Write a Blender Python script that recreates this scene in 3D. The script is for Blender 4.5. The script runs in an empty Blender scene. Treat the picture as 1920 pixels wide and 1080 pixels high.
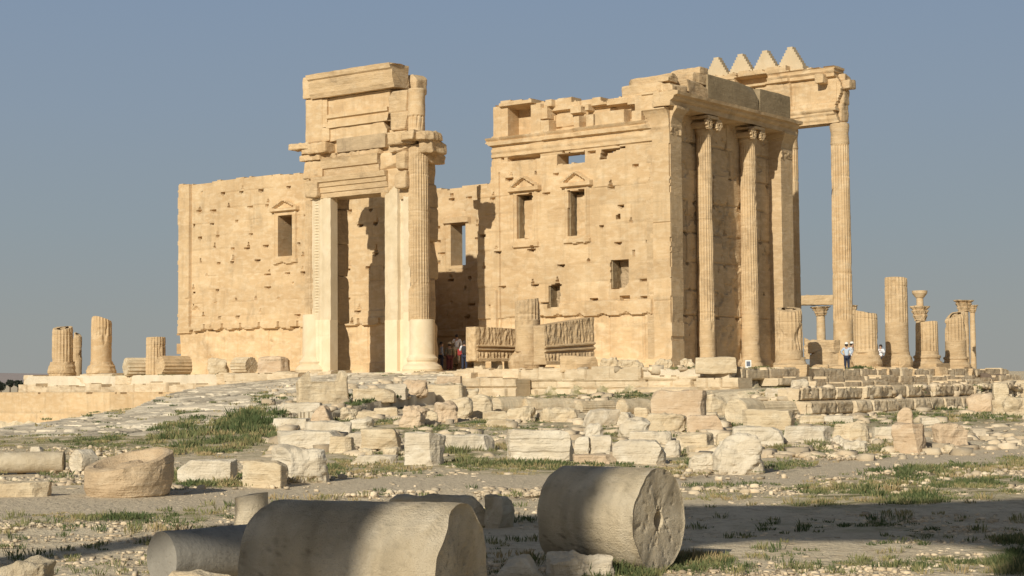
import bpy, math, random
import numpy as np
from mathutils import Vector, Matrix
rnd = random.Random(7)
sc = bpy.context.scene
COL = sc.collection
# ---------------------------------------------------------------- camera
F = 3134.058; PI = math.radians(3.136); RO = math.radians(-.435)
C = np.array([0, 0, 2.0])
fw = np.array([0, math.cos(PI), math.sin(PI)]); r0 = np.array([1., 0, 0]); u0 = np.cross(r0, fw)
R = r0*math.cos(RO)+u0*math.sin(RO); UP = u0*math.cos(RO)-r0*math.sin(RO)
cd = bpy.data.cameras.new('camera'); cam = bpy.data.objects.new('camera', cd); COL.objects.link(cam)
cd.sensor_width = 36; cd.lens = 36*F/1920; cd.clip_end = 20000; cd.clip_start = .1
cam.matrix_world = Matrix(((R[0], UP[0], -fw[0], C[0]), (R[1], UP[1], -fw[1], C[1]), (R[2], UP[2], -fw[2], C[2]), (0, 0, 0, 1)))
sc.camera = cam
sc.render.resolution_x = 1024; sc.render.resolution_y = 576
# ---------------------------------------------------------------- temple frame: K = near corner of the cella
K = np.array([8.617, 89.716, 0]); TH = math.radians(52.635)
U = np.array([-math.sin(TH), math.cos(TH), 0]); V = np.array([math.cos(TH), math.sin(TH), 0]); Z = np.array([0, 0, 1.])
AZ = math.radians(12); EL = math.radians(26)
SH = -V*math.cos(AZ)-U*math.sin(AZ)
SUN = SH*math.cos(EL)+Z*math.sin(EL)
w = bpy.data.worlds.new('World'); sc.world = w; w.use_nodes = True
nt = w.node_tree; bg = nt.nodes['Background']
sky = nt.nodes.new('ShaderNodeTexSky'); sky.sky_type = 'NISHITA'; sky.sun_disc = False
sky.sun_elevation = EL; sky.sun_rotation = math.atan2(SUN[0], SUN[1])
sky.air_density = 1.0; sky.dust_density = 3.2; sky.ozone_density = 1.6; sky.altitude = 300
hs = nt.nodes.new('ShaderNodeHueSaturation'); hs.inputs['Saturation'].default_value = .8; hs.inputs['Value'].default_value = 1
nt.links.new(sky.outputs[0], hs.inputs['Color']); BGS = .05; bg.inputs[1].default_value = BGS
tcw = nt.nodes.new('ShaderNodeTexCoord'); sx = nt.nodes.new('ShaderNodeSeparateXYZ'); nt.links.new(tcw.outputs['Generated'], sx.inputs[0])
cr = nt.nodes.new('ShaderNodeValToRGB'); nt.links.new(sx.outputs[2], cr.inputs[0]); e = cr.color_ramp.elements   # dusty air near the horizon
e[0].position = 0; e[0].color = (.315, .325, .31, 1); e[1].position = .6; e[1].color = (.17, .25, .40, 1)
for ps, c in ((.035, (.305, .33, .325)), (.09, (.275, .328, .362)), (.16, (.248, .315, .395)), (.24, (.218, .295, .41))): q = e.new(ps); q.color = (*c, 1)
sc2 = nt.nodes.new('ShaderNodeVectorMath'); sc2.operation = 'SCALE'; sc2.inputs['Scale'].default_value = 1/BGS; nt.links.new(cr.outputs[0], sc2.inputs[0])
mr = nt.nodes.new('ShaderNodeMapRange'); mr.inputs[1].default_value = .25; mr.inputs[2].default_value = .6; mr.inputs[3].default_value = 1; mr.inputs[4].default_value = 0; nt.links.new(sx.outputs[2], mr.inputs[0])
mxs = nt.nodes.new('ShaderNodeMix'); mxs.data_type = 'RGBA'; nt.links.new(mr.outputs[0], mxs.inputs[0]); nt.links.new(hs.outputs[0], mxs.inputs[6]); nt.links.new(sc2.outputs[0], mxs.inputs[7]); nt.links.new(mxs.outputs[2], bg.inputs[0])
sl = bpy.data.lights.new('sun', 'SUN'); sl.energy = 4.45; sl.angle = math.radians(.53); sl.color = (1, .93, .79)
so = bpy.data.objects.new('sun', sl); COL.objects.link(so); so.location = (0, 0, 60)
so.rotation_euler = Vector(SUN).to_track_quat('Z', 'Y').to_euler()
sc.view_settings.view_transform = 'Standard'; sc.view_settings.look = 'None'
sc.view_settings.exposure = 0; sc.view_settings.gamma = 1

def W(u, v, z): return K+u*U+v*V+np.array([0, 0, z])
def ray(x, y): return fw+R*((x-960)/F)-UP*((y-540)/F)
def hv(x, y, v=0.):
    d = ray(x, y); t = (v-(C-K)@V)/(d@V); P = C+t*d; return float((P-K)@U), float(P[2])
def hu(x, y, u=0.):
    d = ray(x, y); t = (u-(C-K)@U)/(d@U); P = C+t*d; return float((P-K)@V), float(P[2])
def uv(x, y): q = np.stack([x-K[0], y-K[1]], -1); return q@U[:2], q@V[:2]

# ---------------------------------------------------------------- noise
def hsh(a, b, c, s):
    h = (a.astype(np.int64)*374761393+b.astype(np.int64)*668265263+c.astype(np.int64)*2147483647+s*1274126177) & 0xffffffff
    h = ((h ^ (h >> 13))*1274126177) & 0xffffffff; h = ((h ^ (h >> 16))*2246822519) & 0xffffffff
    return ((h ^ (h >> 15)) & 0xffffff)/float(0xffffff)
def vn(P, s=0):
    P = np.asarray(P, float); f = np.floor(P).astype(np.int64); t = P-f; t = t*t*(3-2*t)
    x, y, z = f[..., 0], f[..., 1], f[..., 2]; o = 0
    for i in (0, 1):
        for j in (0, 1):
            for k in (0, 1):
                o = o+hsh(x+i, y+j, z+k, s)*np.where(i, t[..., 0], 1-t[..., 0])*np.where(j, t[..., 1], 1-t[..., 1])*np.where(k, t[..., 2], 1-t[..., 2])
    return o*2-1
def fbm(P, o=3, s=0):
    P = np.asarray(P, float); a = 1; r = 0; n = 0
    for i in range(o): r = r+a*vn(P*2**i+i*7.3, s+i); n += a; a *= .5
    return r/n
def f2(a, b, sc_=1., o=3, s=0): return fbm(np.stack([a*sc_, b*sc_, a*0+s*.77], -1), o, s)
def sst(a, b, x): t = np.clip((x-a)/(b-a), 0, 1); return t*t*(3-2*t)

# ---------------------------------------------------------------- materials
def N(nt, t, **k):
    n = nt.nodes.new(t)
    for a, b in k.items(): setattr(n, a, b)
    return n
def stone(name, c1, c2, c3, bed=1.0, stain=.25, stainc=(.16, .12, .08), bump=.35, world=True, fine=1.0, tintamt=.35, scl=1.0, streak=0.):
    m = bpy.data.materials.new(name); m.use_nodes = True; nt = m.node_tree; L = nt.links.new
    b = nt.nodes['Principled BSDF']; b.inputs['Roughness'].default_value = .92; b.inputs['Specular IOR Level'].default_value = .15
    if world: co = N(nt, 'ShaderNodeNewGeometry').outputs['Position']
    else:
        tc = N(nt, 'ShaderNodeTexCoord'); oi = N(nt, 'ShaderNodeObjectInfo'); va = N(nt, 'ShaderNodeVectorMath', operation='MULTIPLY_ADD')
        va.inputs[1].default_value = (1, 1, 1); L(tc.outputs['Object'], va.inputs[0])
        cb = N(nt, 'ShaderNodeCombineXYZ'); mm = N(nt, 'ShaderNodeMath', operation='MULTIPLY'); mm.inputs[1].default_value = 97
        L(oi.outputs['Random'], mm.inputs[0]); L(mm.outputs[0], cb.inputs[0]); L(mm.outputs[0], cb.inputs[1]); L(cb.outputs[0], va.inputs[2]); co = va.outputs[0]
    def noise(s, det=4, sx=1, sy=1, sz=1, rough=.55, dist=0):
        mp = N(nt, 'ShaderNodeMapping'); mp.inputs['Scale'].default_value = (sx*scl, sy*scl, sz*scl); L(co, mp.inputs[0])
        n = N(nt, 'ShaderNodeTexNoise'); n.inputs['Scale'].default_value = s; n.inputs['Detail'].default_value = det
        n.inputs['Roughness'].default_value = rough; n.inputs['Distortion'].default_value = dist; L(mp.outputs[0], n.inputs['Vector']); return n.outputs['Fac']
    def ramp(v, a, b_):
        r = N(nt, 'ShaderNodeMapRange'); r.inputs[1].default_value = a; r.inputs[2].default_value = b_; L(v, r.inputs[0]); return r.outputs[0]
    def mix(f, a, c, bt='MIX'):
        x = N(nt, 'ShaderNodeMix', data_type='RGBA', blend_type=bt)
        if isinstance(f, (int, float)): x.inputs[0].default_value = f
        else: L(f, x.inputs[0])
        for i, q in ((6, a), (7, c)):
            if isinstance(q, tuple): x.inputs[i].default_value = (*q, 1)
            else: L(q, x.inputs[i])
        return x.outputs[2]
    def mth(op, a, c):
        x = N(nt, 'ShaderNodeMath', operation=op)
        for i, q in ((0, a), (1, c)):
            if isinstance(q, (int, float)): x.inputs[i].default_value = q
            else: L(q, x.inputs[i])
        return x.outputs[0]
    big = noise(.35, 3, 1, 1, 1.6); med = noise(1.7, 5, 1, 1, 2.2*bed if bed else 1, dist=.4); bd = noise(3.0, 4, .35, .35, 5.0, .6, .6)
    fin = noise(14*fine, 4, rough=.7)
    c = mix(ramp(big, .36, .64), c1, c2); c = mix(mth('MULTIPLY', ramp(med, .45, .72), .75), c, c3)
    c = mix(mth('MULTIPLY', ramp(bd, .52, .75), .16*bed), c, tuple(x*.62 for x in c2))
    c = mix(mth('MULTIPLY', ramp(fin, .56, .8), .35), c, tuple(x*.55 for x in c2))
    if stain:
        st = noise(.8, 6, 1, 1, .8, .65, .8); c = mix(mth('MULTIPLY', ramp(st, .56, .70), stain), c, stainc)
        s2 = noise(6, 5, 1, 1, 1, .7, .3); c = mix(mth('MULTIPLY', ramp(s2, .60, .72), stain*.8), c, stainc)
    if streak:
        s3 = noise(2.2, 4, 1, 1, .12, .6, .2); c = mix(mth('MULTIPLY', ramp(s3, .52, .70), streak), c, tuple(x*.5 for x in c2))
    at = N(nt, 'ShaderNodeAttribute', attribute_name='tint'); at.attribute_type = 'GEOMETRY'
    f = mth('ADD', mth('MULTIPLY', at.outputs['Fac'], tintamt), 1.0)
    cc = N(nt, 'ShaderNodeVectorMath', operation='SCALE'); L(c, cc.inputs[0]); L(f, cc.inputs['Scale']); L(cc.outputs[0], b.inputs['Base Color'])
    h = mth('ADD', mth('ADD', mth('MULTIPLY', fin, .5), mth('MULTIPLY', bd, .9*bed)), mth('MULTIPLY', noise(4, 6, rough=.65), 1.0))
    bu = N(nt, 'ShaderNodeBump'); bu.inputs['Strength'].default_value = bump; bu.inputs['Distance'].default_value = .06; L(h, bu.inputs['Height']); L(bu.outputs[0], b.inputs['Normal'])
    return m
GOLD = stone('golden_limestone', (.60, .435, .25), (.525, .365, .20), (.67, .53, .345), stain=.26, bump=.32, streak=.22)
GOLD2 = stone('weathered_limestone', (.58, .42, .24), (.46, .33, .19), (.64, .49, .31), stain=.38, stainc=(.20, .15, .10), bump=.6, bed=1.3)
PALE = stone('pale_cut_limestone', (.64, .53, .36), (.58, .47, .31), (.68, .58, .42), bed=.3, stain=.08, bump=.12)
SHADEY = stone('shaded_limestone', (.44, .33, .20), (.36, .27, .17), (.50, .38, .24), stain=.4, stainc=(.14, .10, .07), bump=.6, bed=1.5, streak=.2)  # limestone with shade put into its colour, for cores and recessed parts
CREAM = stone('cream_platform_stone', (.62, .50, .335), (.54, .42, .27), (.70, .59, .42), bed=1.1, stain=.3, stainc=(.27, .21, .14), bump=.6)
PATINA = stone('dark_patina_limestone', (.31, .24, .145), (.26, .20, .12), (.37, .29, .18), bed=1, stain=.4, stainc=(.13, .10, .07), bump=.6)  # parapet patina, also the plain dark tone of reveal slabs and letters
MERL = stone('cream_limestone', (.54, .43, .28), (.48, .38, .24), (.58, .48, .33), bed=.3, stain=.1, bump=.2)
ROCK = stone('rubble_limestone', (.65, .53, .355), (.54, .425, .27), (.73, .63, .455), world=False, stain=.3, stainc=(.27, .22, .16), bump=.8, bed=1.1, fine=1.6)
ROCKW = stone('white_rubble', (.66, .575, .43), (.56, .47, .34), (.74, .67, .54), world=False, stain=.25, stainc=(.32, .27, .2), bump=.8, bed=.9, fine=1.6)
ROCKR = stone('tan_rubble', (.61, .47, .315), (.53, .39, .25), (.69, .56, .40), world=False, stain=.25, stainc=(.27, .2, .15), bump=.7, bed=1, fine=1.6)
DRUM = stone('smooth_column_stone', (.58, .485, .335), (.46, .375, .25), (.70, .61, .46), tintamt=.6, world=False, stain=.35, stainc=(.30, .22, .14), bump=.85, bed=.3, fine=2.6, scl=1.6)
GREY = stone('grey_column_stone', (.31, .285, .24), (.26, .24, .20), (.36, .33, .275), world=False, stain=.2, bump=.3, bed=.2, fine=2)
DARKB = stone('dark_block_stone', (.16, .12, .09), (.13, .1, .08), (.2, .15, .11), world=False, stain=.1, bump=.4)
PAVE = stone('ramp_paving_stone', (.64, .555, .415), (.56, .475, .345), (.70, .62, .48), stain=.28, stainc=(.30, .26, .2), bump=.7, bed=.2, fine=1.2, tintamt=.6)
def plain(name, c, rough=.8):
    m = bpy.data.materials.new(name); m.use_nodes = True; nt = m.node_tree; b = nt.nodes['Principled BSDF']; b.inputs['Roughness'].default_value = rough
    n = N(nt, 'ShaderNodeTexNoise'); n.inputs['Scale'].default_value = 6; x = N(nt, 'ShaderNodeMix', data_type='RGBA')
    x.inputs[6].default_value = (*[q*.8 for q in c], 1); x.inputs[7].default_value = (*[min(1, q*1.15) for q in c], 1)
    nt.links.new(n.outputs[0], x.inputs[0]); nt.links.new(x.outputs[2], b.inputs['Base Color']); return m

# ---------------------------------------------------------------- mesh helpers
def tag(o, label=None, cat=None, group=None, kind=None):
    for k, v in (('label', label), ('category', cat), ('group', group), ('kind', kind)):
        if v: o[k] = v
    return o
def thing(name, label, cat, loc=(0, 0, 0), group=None):
    o = bpy.data.objects.new(name, None); COL.objects.link(o); o.location = Vector(loc); o.empty_display_size = .3
    return tag(o, label, cat, group)
def mesh(name, v, f, mat, parent=None, loc=None, smooth=False, tint=None, mats=None, midx=None):
    """world verts v; loc = origin"""
    v = np.asarray(v, float)
    if loc is None: loc = np.array(parent.location) if parent is not None and parent.parent is None else (v.min(0)+v.max(0))/2
    loc = np.array(loc, float); me = bpy.data.meshes.new(name)
    if isinstance(f, np.ndarray):
        k = f.shape[1]; me.vertices.add(len(v)); me.vertices.foreach_set('co', (v-loc).astype(np.float32).ravel())
        me.loops.add(f.size); me.loops.foreach_set('vertex_index', f.astype(np.int32).ravel())
        me.polygons.add(len(f)); me.polygons.foreach_set('loop_start', np.arange(0, f.size, k, dtype=np.int32)); me.polygons.foreach_set('loop_total', np.full(len(f), k, dtype=np.int32))
        me.update(calc_edges=True)
    else: me.from_pydata([tuple(q) for q in (v-loc)], [], [tuple(map(int, q)) for q in f])
    for m in (mats or [mat]): me.materials.append(m)
    if midx is not None: me.polygons.foreach_set('material_index', np.asarray(midx, np.int32))
    if isinstance(smooth, np.ndarray): me.polygons.foreach_set('use_smooth', smooth)
    elif smooth: me.polygons.foreach_set('use_smooth', [True]*len(me.polygons)); me.set_sharp_from_angle(angle=.65)
    if tint is not None:
        a = me.attributes.new('tint', 'FLOAT', 'POINT'); a.data.foreach_set('value', np.broadcast_to(np.asarray(tint, np.float32), (len(v),)).copy())
    me.validate(); me.update()
    o = bpy.data.objects.new(name, me); COL.objects.link(o)
    if parent is not None:
        o.parent = parent; pw = wloc(parent); o.location = Vector(loc-pw)
    else: o.location = Vector(loc)
    return o
def wloc(o):
    p = np.array(o.location)
    while o.parent is not None: o = o.parent; p = p+np.array(o.location)
    return p
class B:
    """collects pieces into one mesh"""
    def __init__(s): s.v = []; s.f = []; s.t = []; s.n = 0
    def add(s, v, f, t=0.):
        v = np.asarray(v, float); s.v.append(v); s.f += [tuple(int(i)+s.n for i in q) for q in f]; s.t.append(np.full(len(v), t) if np.isscalar(t) else t); s.n += len(v); return s
    def done(s, name, mat, parent=None, loc=None, smooth=False): return mesh(name, np.concatenate(s.v), s.f, mat, parent, loc, smooth, np.concatenate(s.t))
def inpoly(x, y, P):
    r = np.zeros(x.shape, bool); n = len(P)
    for i in range(n):
        x1, y1 = P[i]; x2, y2 = P[(i+1) % n]
        if y1 == y2: continue
        c = ((y1 > y) != (y2 > y)) & (x < (x2-x1)*(y-y1)/(y2-y1)+x1); r ^= c
    return r
def relief(name, org, S, Nn, s0, s1, z0, z1, res, mask, disp, thick, mat, parent=None, loc=None, T=Z):
    ns = max(2, int(math.ceil((s1-s0)/res))); nz = max(2, int(math.ceil((z1-z0)/res)))
    s = np.linspace(s0, s1, ns+1); z = np.linspace(z0, z1, nz+1); SS, ZZ = np.meshgrid(s, z, indexing='ij')
    sc2, zc = np.meshgrid((s[1:]+s[:-1])/2, (z[1:]+z[:-1])/2, indexing='ij')
    M = mask(sc2, zc) if mask else np.ones(sc2.shape, bool)
    d, t = disp(SS, ZZ)
    base = org+SS[..., None]*S+ZZ[..., None]*T; fr = (base+d[..., None]*Nn).reshape(-1, 3); bk = (base-thick*Nn).reshape(-1, 3); n = len(fr)
    idx = np.arange(n).reshape(SS.shape); I, J = np.nonzero(M)
    a = idx[I, J]; b = idx[I+1, J]; c = idx[I+1, J+1]; e = idx[I, J+1]
    Fs = [np.stack([a, b, c, e], 1)]; nf = len(a); Fs.append(np.stack([e, c, b, a], 1)+n)
    Mp = np.pad(M, 1)
    def side(di, dj, q1, q2):
        nb = Mp[1+di:1+di+M.shape[0], 1+dj:1+dj+M.shape[1]]; I, J = np.nonzero(M & ~nb)
        g = {'a': idx[I, J], 'b': idx[I+1, J], 'c': idx[I+1, J+1], 'e': idx[I, J+1]}; Fs.append(np.stack([g[q2], g[q1], g[q1]+n, g[q2]+n], 1))
    side(-1, 0, 'e', 'a'); side(1, 0, 'b', 'c'); side(0, -1, 'a', 'b'); side(0, 1, 'c', 'e')
    f = np.concatenate(Fs); allv = np.concatenate([fr, bk]); tt = np.concatenate([t.ravel(), t.ravel()])
    if np.cross(S, T)@Nn < 0: f = f[:, ::-1]
    used = np.unique(f); mp = np.zeros(len(allv), np.int64); mp[used] = np.arange(len(used))
    sm = np.zeros(len(f), bool); sm[:nf] = True
    o = mesh(name, allv[used], mp[f], mat, parent, loc, sm, tt[used]); o.data.set_sharp_from_angle(angle=.6); return o
def lathe(prof, n=48, cx=0, cy=0, rf=None):
    """prof: list (r,z). rf(ang array, z, r)->radius modifier"""
    th = np.arange(n)*2*math.pi/n; pr = np.array(prof, float); Rr = pr[:, 0][:, None]*np.ones(n); Zz = pr[:, 1][:, None]*np.ones(n); A = np.ones(len(pr))[:, None]*th
    if rf is not None: Rr = rf(A, Zz, Rr)
    v = np.stack([cx+Rr*np.cos(A), cy+Rr*np.sin(A), Zz], -1).reshape(-1, 3); f = []
    for i in range(len(pr)-1):
        for j in range(n): k = (j+1) % n; f.append((i*n+j, i*n+k, (i+1)*n+k, (i+1)*n+j))
    f.append(tuple(range(n-1, -1, -1))); f.append(tuple((len(pr)-1)*n+j for j in range(n))); return v, f
def shaft(cx, cy, r_0, r_1, z0, z1, flutes=20, seed=0, fl=(None, None), broken=.25, dmg=.05, dz=.13, per=5, cut=None, joints=2.2):
    """weathered column shaft, fluted between fl z-levels"""
    nz = max(4, int((z1-z0)/dz)); zs = np.linspace(z0, z1, nz); n = flutes*per; th = np.arange(n)*2*math.pi/n
    A, Zz = np.meshgrid(th, zs); rad = r_0+(r_1-r_0)*(Zz-z0)/max(.01, z1-z0)
    P = np.stack([np.cos(A)*rad*1.6+seed*3.1, np.sin(A)*rad*1.6, Zz*1.1], -1)
    fa, fb = fl; ph = (A*flutes/(2*math.pi)) % 1; fluted = np.ones_like(A)
    if fa is not None: fluted = fluted*sst(fa-.05, fa+.05, Zz)
    if fb is not None: fluted = fluted*(1-sst(fb-.05, fb+.05, Zz))
    wear = sst(-.1, .35, fbm(P*.8+5, 2, seed+40)); 
    rad = rad*(1-.085*np.sin(math.pi*np.clip(ph, 0, 1))**1.0*fluted*(1-.55*wear)*(flutes > 0)) if flutes else rad
    rad = rad+fbm(P*2, 3, seed)*.018-np.clip(fbm(P*.9, 3, seed+9)-.28, 0, 1)*dmg*4
    jz = z0+joints*(1+.2*math.sin(seed)); di = np.floor((Zz-z0)/jz*1.0); rad = rad*(1+.012*(hsh(di, di*0, di*0, seed)-.5))
    jd = np.abs(((Zz-z0) % joints)-.0); rad = rad-np.where(jd < dz*.6, .02, 0)*(Zz > z0+.5)
    top = .75*np.cos(A-seed*1.3)-.35+.45*f2(np.cos(A)*.8, np.sin(A)*.8, 1.0, 3, seed+3)
    Zw = Zz+np.where(Zz > z1-.7, (Zz-(z1-.7))/.7*top*broken*.8, 0)
    rad = np.where(Zz > z1-.25, rad*(1-.22*broken*sst(z1-.25, z1, Zz)), rad)
    v = np.stack([cx+rad*np.cos(A), cy+rad*np.sin(A), Zw], -1).reshape(-1, 3); i, j = np.meshgrid(np.arange(nz-1), np.arange(n), indexing='ij'); k = (j+1) % n
    f = np.stack([i*n+j, i*n+k, (i+1)*n+k, (i+1)*n+j], -1).reshape(-1, 4).tolist()
    c = len(v); rings = [v[(nz-1)*n:]]; ctr = rings[0].mean(0)
    for q, s_ in enumerate((.66, .33)):
        rr = ctr+(rings[0]-ctr)*s_; rr[:, 2] += f2(rr[:, 0], rr[:, 1], 3, 3, seed+q)*.12*min(1, broken*3); v = np.concatenate([v, rr])
        b0 = (nz-1)*n if q == 0 else c; 
        for j in range(n): k = (j+1) % n; f.append((b0+j, b0+k, c+k, c+j))
        c = len(v)
    f.append(tuple(range(c-n, c))); f.append(tuple(range(n-1, -1, -1)))
    return v, f
def cubegrid(nx, ny, nz):
    """unit cube [-1,1] surface grid"""
    V_, F_, key = [], [], {}
    def vid(i, j, k):
        q = (i, j, k)
        if q not in key: key[q] = len(V_); V_.append((2*i/nx-1, 2*j/ny-1, 2*k/nz-1))
        return key[q]
    for j in range(ny):
        for k in range(nz):
            F_.append((vid(nx, j, k), vid(nx, j+1, k), vid(nx, j+1, k+1), vid(nx, j, k+1))); F_.append((vid(0, j, k), vid(0, j, k+1), vid(0, j+1, k+1), vid(0, j+1, k)))
    for i in range(nx):
        for k in range(nz):
            F_.append((vid(i, 0, k), vid(i+1, 0, k), vid(i+1, 0, k+1), vid(i, 0, k+1))); F_.append((vid(i, ny, k), vid(i, ny, k+1), vid(i+1, ny, k+1), vid(i+1, ny, k)))
    for i in range(nx):
        for j in range(ny):
            F_.append((vid(i, j, nz), vid(i+1, j, nz), vid(i+1, j+1, nz), vid(i, j+1, nz))); F_.append((vid(i, j, 0), vid(i, j+1, 0), vid(i+1, j+1, 0), vid(i+1, j, 0)))
    return np.array(V_), F_
def rockv(lx, ly, lz, seed=0, rough=.05, rnd_=.12, chips=4, res=.09, groove=None, taper=0, maxn=18, arch=0):
    """weathered block, base at z=0 centred in x,y"""
    r = random.Random(seed); nn = [int(min(maxn, max(5, l/res))) for l in (lx, ly, lz)]
    p, f = cubegrid(*nn); h = np.array([lx, ly, lz])/2; m = h.min()
    q = p*h; rr = rnd_*m*2; inner = np.clip(q, -(h-rr), h-rr); dlt = q-inner; L = np.linalg.norm(dlt, axis=1, keepdims=True)
    q = np.where(L > 1e-6, inner+dlt/np.maximum(L, 1e-6)*np.minimum(L, rr), q)
    for c in range(chips):
        n = np.array([r.choice((-1, 1))*r.uniform(.2, 1), r.choice((-1, 1))*r.uniform(.2, 1), r.uniform(-.3, 1)]); n[r.randrange(3)] *= .25; n /= np.linalg.norm(n)
        mx = (np.abs(n)*h).sum(); dd = mx*r.uniform(.64, .92); e = q@n-dd; q = q-np.where(e > 0, e, 0)[:, None]*n
    if taper: q[:, 0] *= 1-taper*(q[:, 2]/h[2]+1)/2
    if arch: q[:, 2] = np.where(q[:, 2] > 0, q[:, 2]*np.sqrt(np.clip(1-(q[:, 0]/h[0])**2*arch, .05, 1)), q[:, 2])
    if groove: q[:, 1] += np.where(q[:, 1] < 0, 1, -1)*groove*.5*(1+np.sign(np.sin(q[:, 2]/h[2]*9+seed)))
    nrm = q/np.maximum(np.linalg.norm(q/h, axis=1, keepdims=True), .2)/h; nrm /= np.maximum(np.linalg.norm(nrm, axis=1, keepdims=True), 1e-6)
    s_ = 1.1/max(.25, m*2); d = fbm(q*s_*1.3+seed*1.7, 4, seed)*rough*1.9+fbm(q*np.array([2, 2, 7])*s_*.6+seed, 2, seed+5)*rough*.35
    q = q+nrm*d[:, None]; q[:, 2] += h[2]; return q, f
def rotz(v, a, c=(0, 0)):
    ca, sa = math.cos(a), math.sin(a); x = v[:, 0]*ca-v[:, 1]*sa+c[0]; y = v[:, 0]*sa+v[:, 1]*ca+c[1]; return np.stack([x, y, v[:, 2]], 1)
UA = math.atan2(U[1], U[0])   # direction of the long wall
def ublock(ua, ub, va, vb, za, zb, seed=0, rough=.02, rnd_=.05, chips=1, res=.12, **k):
    """stone block in temple axes"""
    v, f = rockv(abs(ub-ua), abs(vb-va), zb-za, seed, rough, rnd_, chips, res, **k)
    c = W((ua+ub)/2, (va+vb)/2, za); v = rotz(v, UA); v = v+c; return v, f
# ---------------------------------------------------------------- masonry patterns
class Ash:
    def __init__(s, s0, s1, z0, z1, seed, ch=.95, bl=1.9, courses=None, hp=.42):
        r = random.Random(seed); s.z = [z0]
        if courses: s.z = list(courses)
        else:
            while s.z[-1] < z1: s.z.append(s.z[-1]+ch*r.uniform(.93, 1.07))
        s.z = np.array(s.z); s.j = []; s.h = []
        for i in range(len(s.z)):
            a = [s0-r.uniform(0, bl)]
            while a[-1] < s1+bl: a.append(a[-1]+bl*r.uniform(.7, 1.35))
            s.j.append(np.array(a))
            for q in a:
                if s0 < q < s1:
                    if r.random() < hp: s.h.append((q+r.uniform(-.15, .15), s.z[i]-r.uniform(.02, .1), r.uniform(.12, .27), r.uniform(.09, .19), r.choice((.2, .3, .4)), 0))
                    if r.random() < hp*.7: s.h.append((q, s.z[i]+r.uniform(.0, .1), r.uniform(.06, .13), r.uniform(.18, .42), r.choice((.08, .15, .25)), 1))
        s.seed = seed
    def __call__(s, S, Zz, off=.010, joint=.028, jw=.045):
        k = np.clip(np.searchsorted(s.z, Zz, side='right')-1, 0, len(s.z)-1); d = np.zeros_like(S); jd = np.full(S.shape, 9.); bid = np.zeros(S.shape)
        for i in range(len(s.z)):
            m = k == i
            if not m.any(): continue
            ss = S[m]; q = np.clip(np.searchsorted(s.j[i], ss)-1, 0, len(s.j[i])-2); bid[m] = hsh(q, q*0+i, q*0, s.seed); jd[m] = np.minimum(ss-s.j[i][q], s.j[i][q+1]-ss)
        zz = Zz-s.z[k]; zn = np.where(k+1 < len(s.z), s.z[np.minimum(k+1, len(s.z)-1)]-Zz, 9); e = np.minimum(jd, np.minimum(zz, zn))
        pat = sst(-.2, .25, f2(S, Zz, .7, 3, s.seed+2)); jn = pat*(e < jw); d = (bid-.5)*2*off-joint*jn; bid = bid-jn*.55
        for (a, b, w_, h_, dp, kd) in s.h:
            m = (np.abs(S-a) < w_+.1) & (Zz > b-h_-.3) & (Zz < b+h_+.3)
            if kd == 0: m = m & (np.abs(S-a) < w_) & (Zz < b+.02) & (Zz > b-h_*(1-.6*np.abs((S-a)/w_)))
            else: m = m & (Zz > b) & (Zz < b+h_) & (np.abs(S-a) < w_*(1-(Zz-b)/h_))
            d = np.where(m, d-dp*1.2, d)
        return d, bid
def rect(x0, x1, yt, yb, v=0.):
    a, zt = hv(x0, yt, v); _, zb = hv(x0, yb, v); b, _ = hv(x1, yt, v); return min(a, b), max(a, b), zb, zt
def inr(S, Zz, r): return (S > r[0]) & (S < r[1]) & (Zz > r[2]) & (Zz < r[3])
def pxpoly(P, v=0.): return [hv(x, y, v) for x, y in P]

# ================================================================ GROUND
RL = [(0, -45), (4.5, -40), (7.6, -30.6), (17, -20), (26, -14), (40, -9)]
def gz(x, y):
    x = np.asarray(x, float); y = np.asarray(y, float); u, v = uv(x, y); Rr = np.hypot(x, y)
    a = np.clip((y-43)/34, 0, 1); z = a*np.where(x < 6, 1.15, np.where(x > 14, .45, 1.15-(x-6)/8*.7))
    # terrace at the right
    ter = sst(-14.9, -14.7, u)*sst(-14.6, -13.9, v)*sst(0, 12, x)
    z = z+(1.5-z)*ter
    ub = np.interp(v, [p[1] for p in RL], [p[0] for p in RL]); z = z-3.6*sst(-.1, .8, u-ub)*sst(-44, -41, v)*(1-sst(-11, -9.5, v))
    pod = sst(-8.3, -8.0, u)*sst(-8.2, -7.9, v)*(u < 45.2)*(v < 24); z = z+(2.35-z)*pod
    far = sst(115, 220, y); right = sst(-.05, .2, x/np.maximum(y, 1)); z = z+far*((1-right)*(-5-z)+right*(2.05-z))
    z = z+far*right*.95*np.exp(-((x-95)/16)**2-((y-290)/30)**2)
    return z
def gfine(x, y):
    n = f2(x, y, .25, 2, 3)*.10*sst(15, 35, y)+f2(x, y, 1.1, 3, 5)*.035+f2(x, y, 5, 2, 8)*.010*(np.hypot(x, y) < 60); return gz(x, y)+n
rp_u0, rp_u1 = -3., 26.
def rampz(u, v): return .05+.066*(v+44)
def w2(x, y, z): d = ray(x, y); return C+d*((z-2)/d[2])
def ramp_hit(x, y):
    P = C.copy(); d = ray(x, y); lo = 30.
    for t in np.arange(35, 100, .1):
        q = C+d*t; u, v = uv(q[0], q[1])
        if q[2] < rampz(u, v): return float(u), float(v)
    u, v = uv(q[0], q[1]); return float(u), float(v)
RPOLY = [ramp_hit(*p) for p in [(-60, 822), (0, 803), (120, 785), (250, 765), (300, 742), (370, 726), (470, 716), (560, 706)]]
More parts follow.
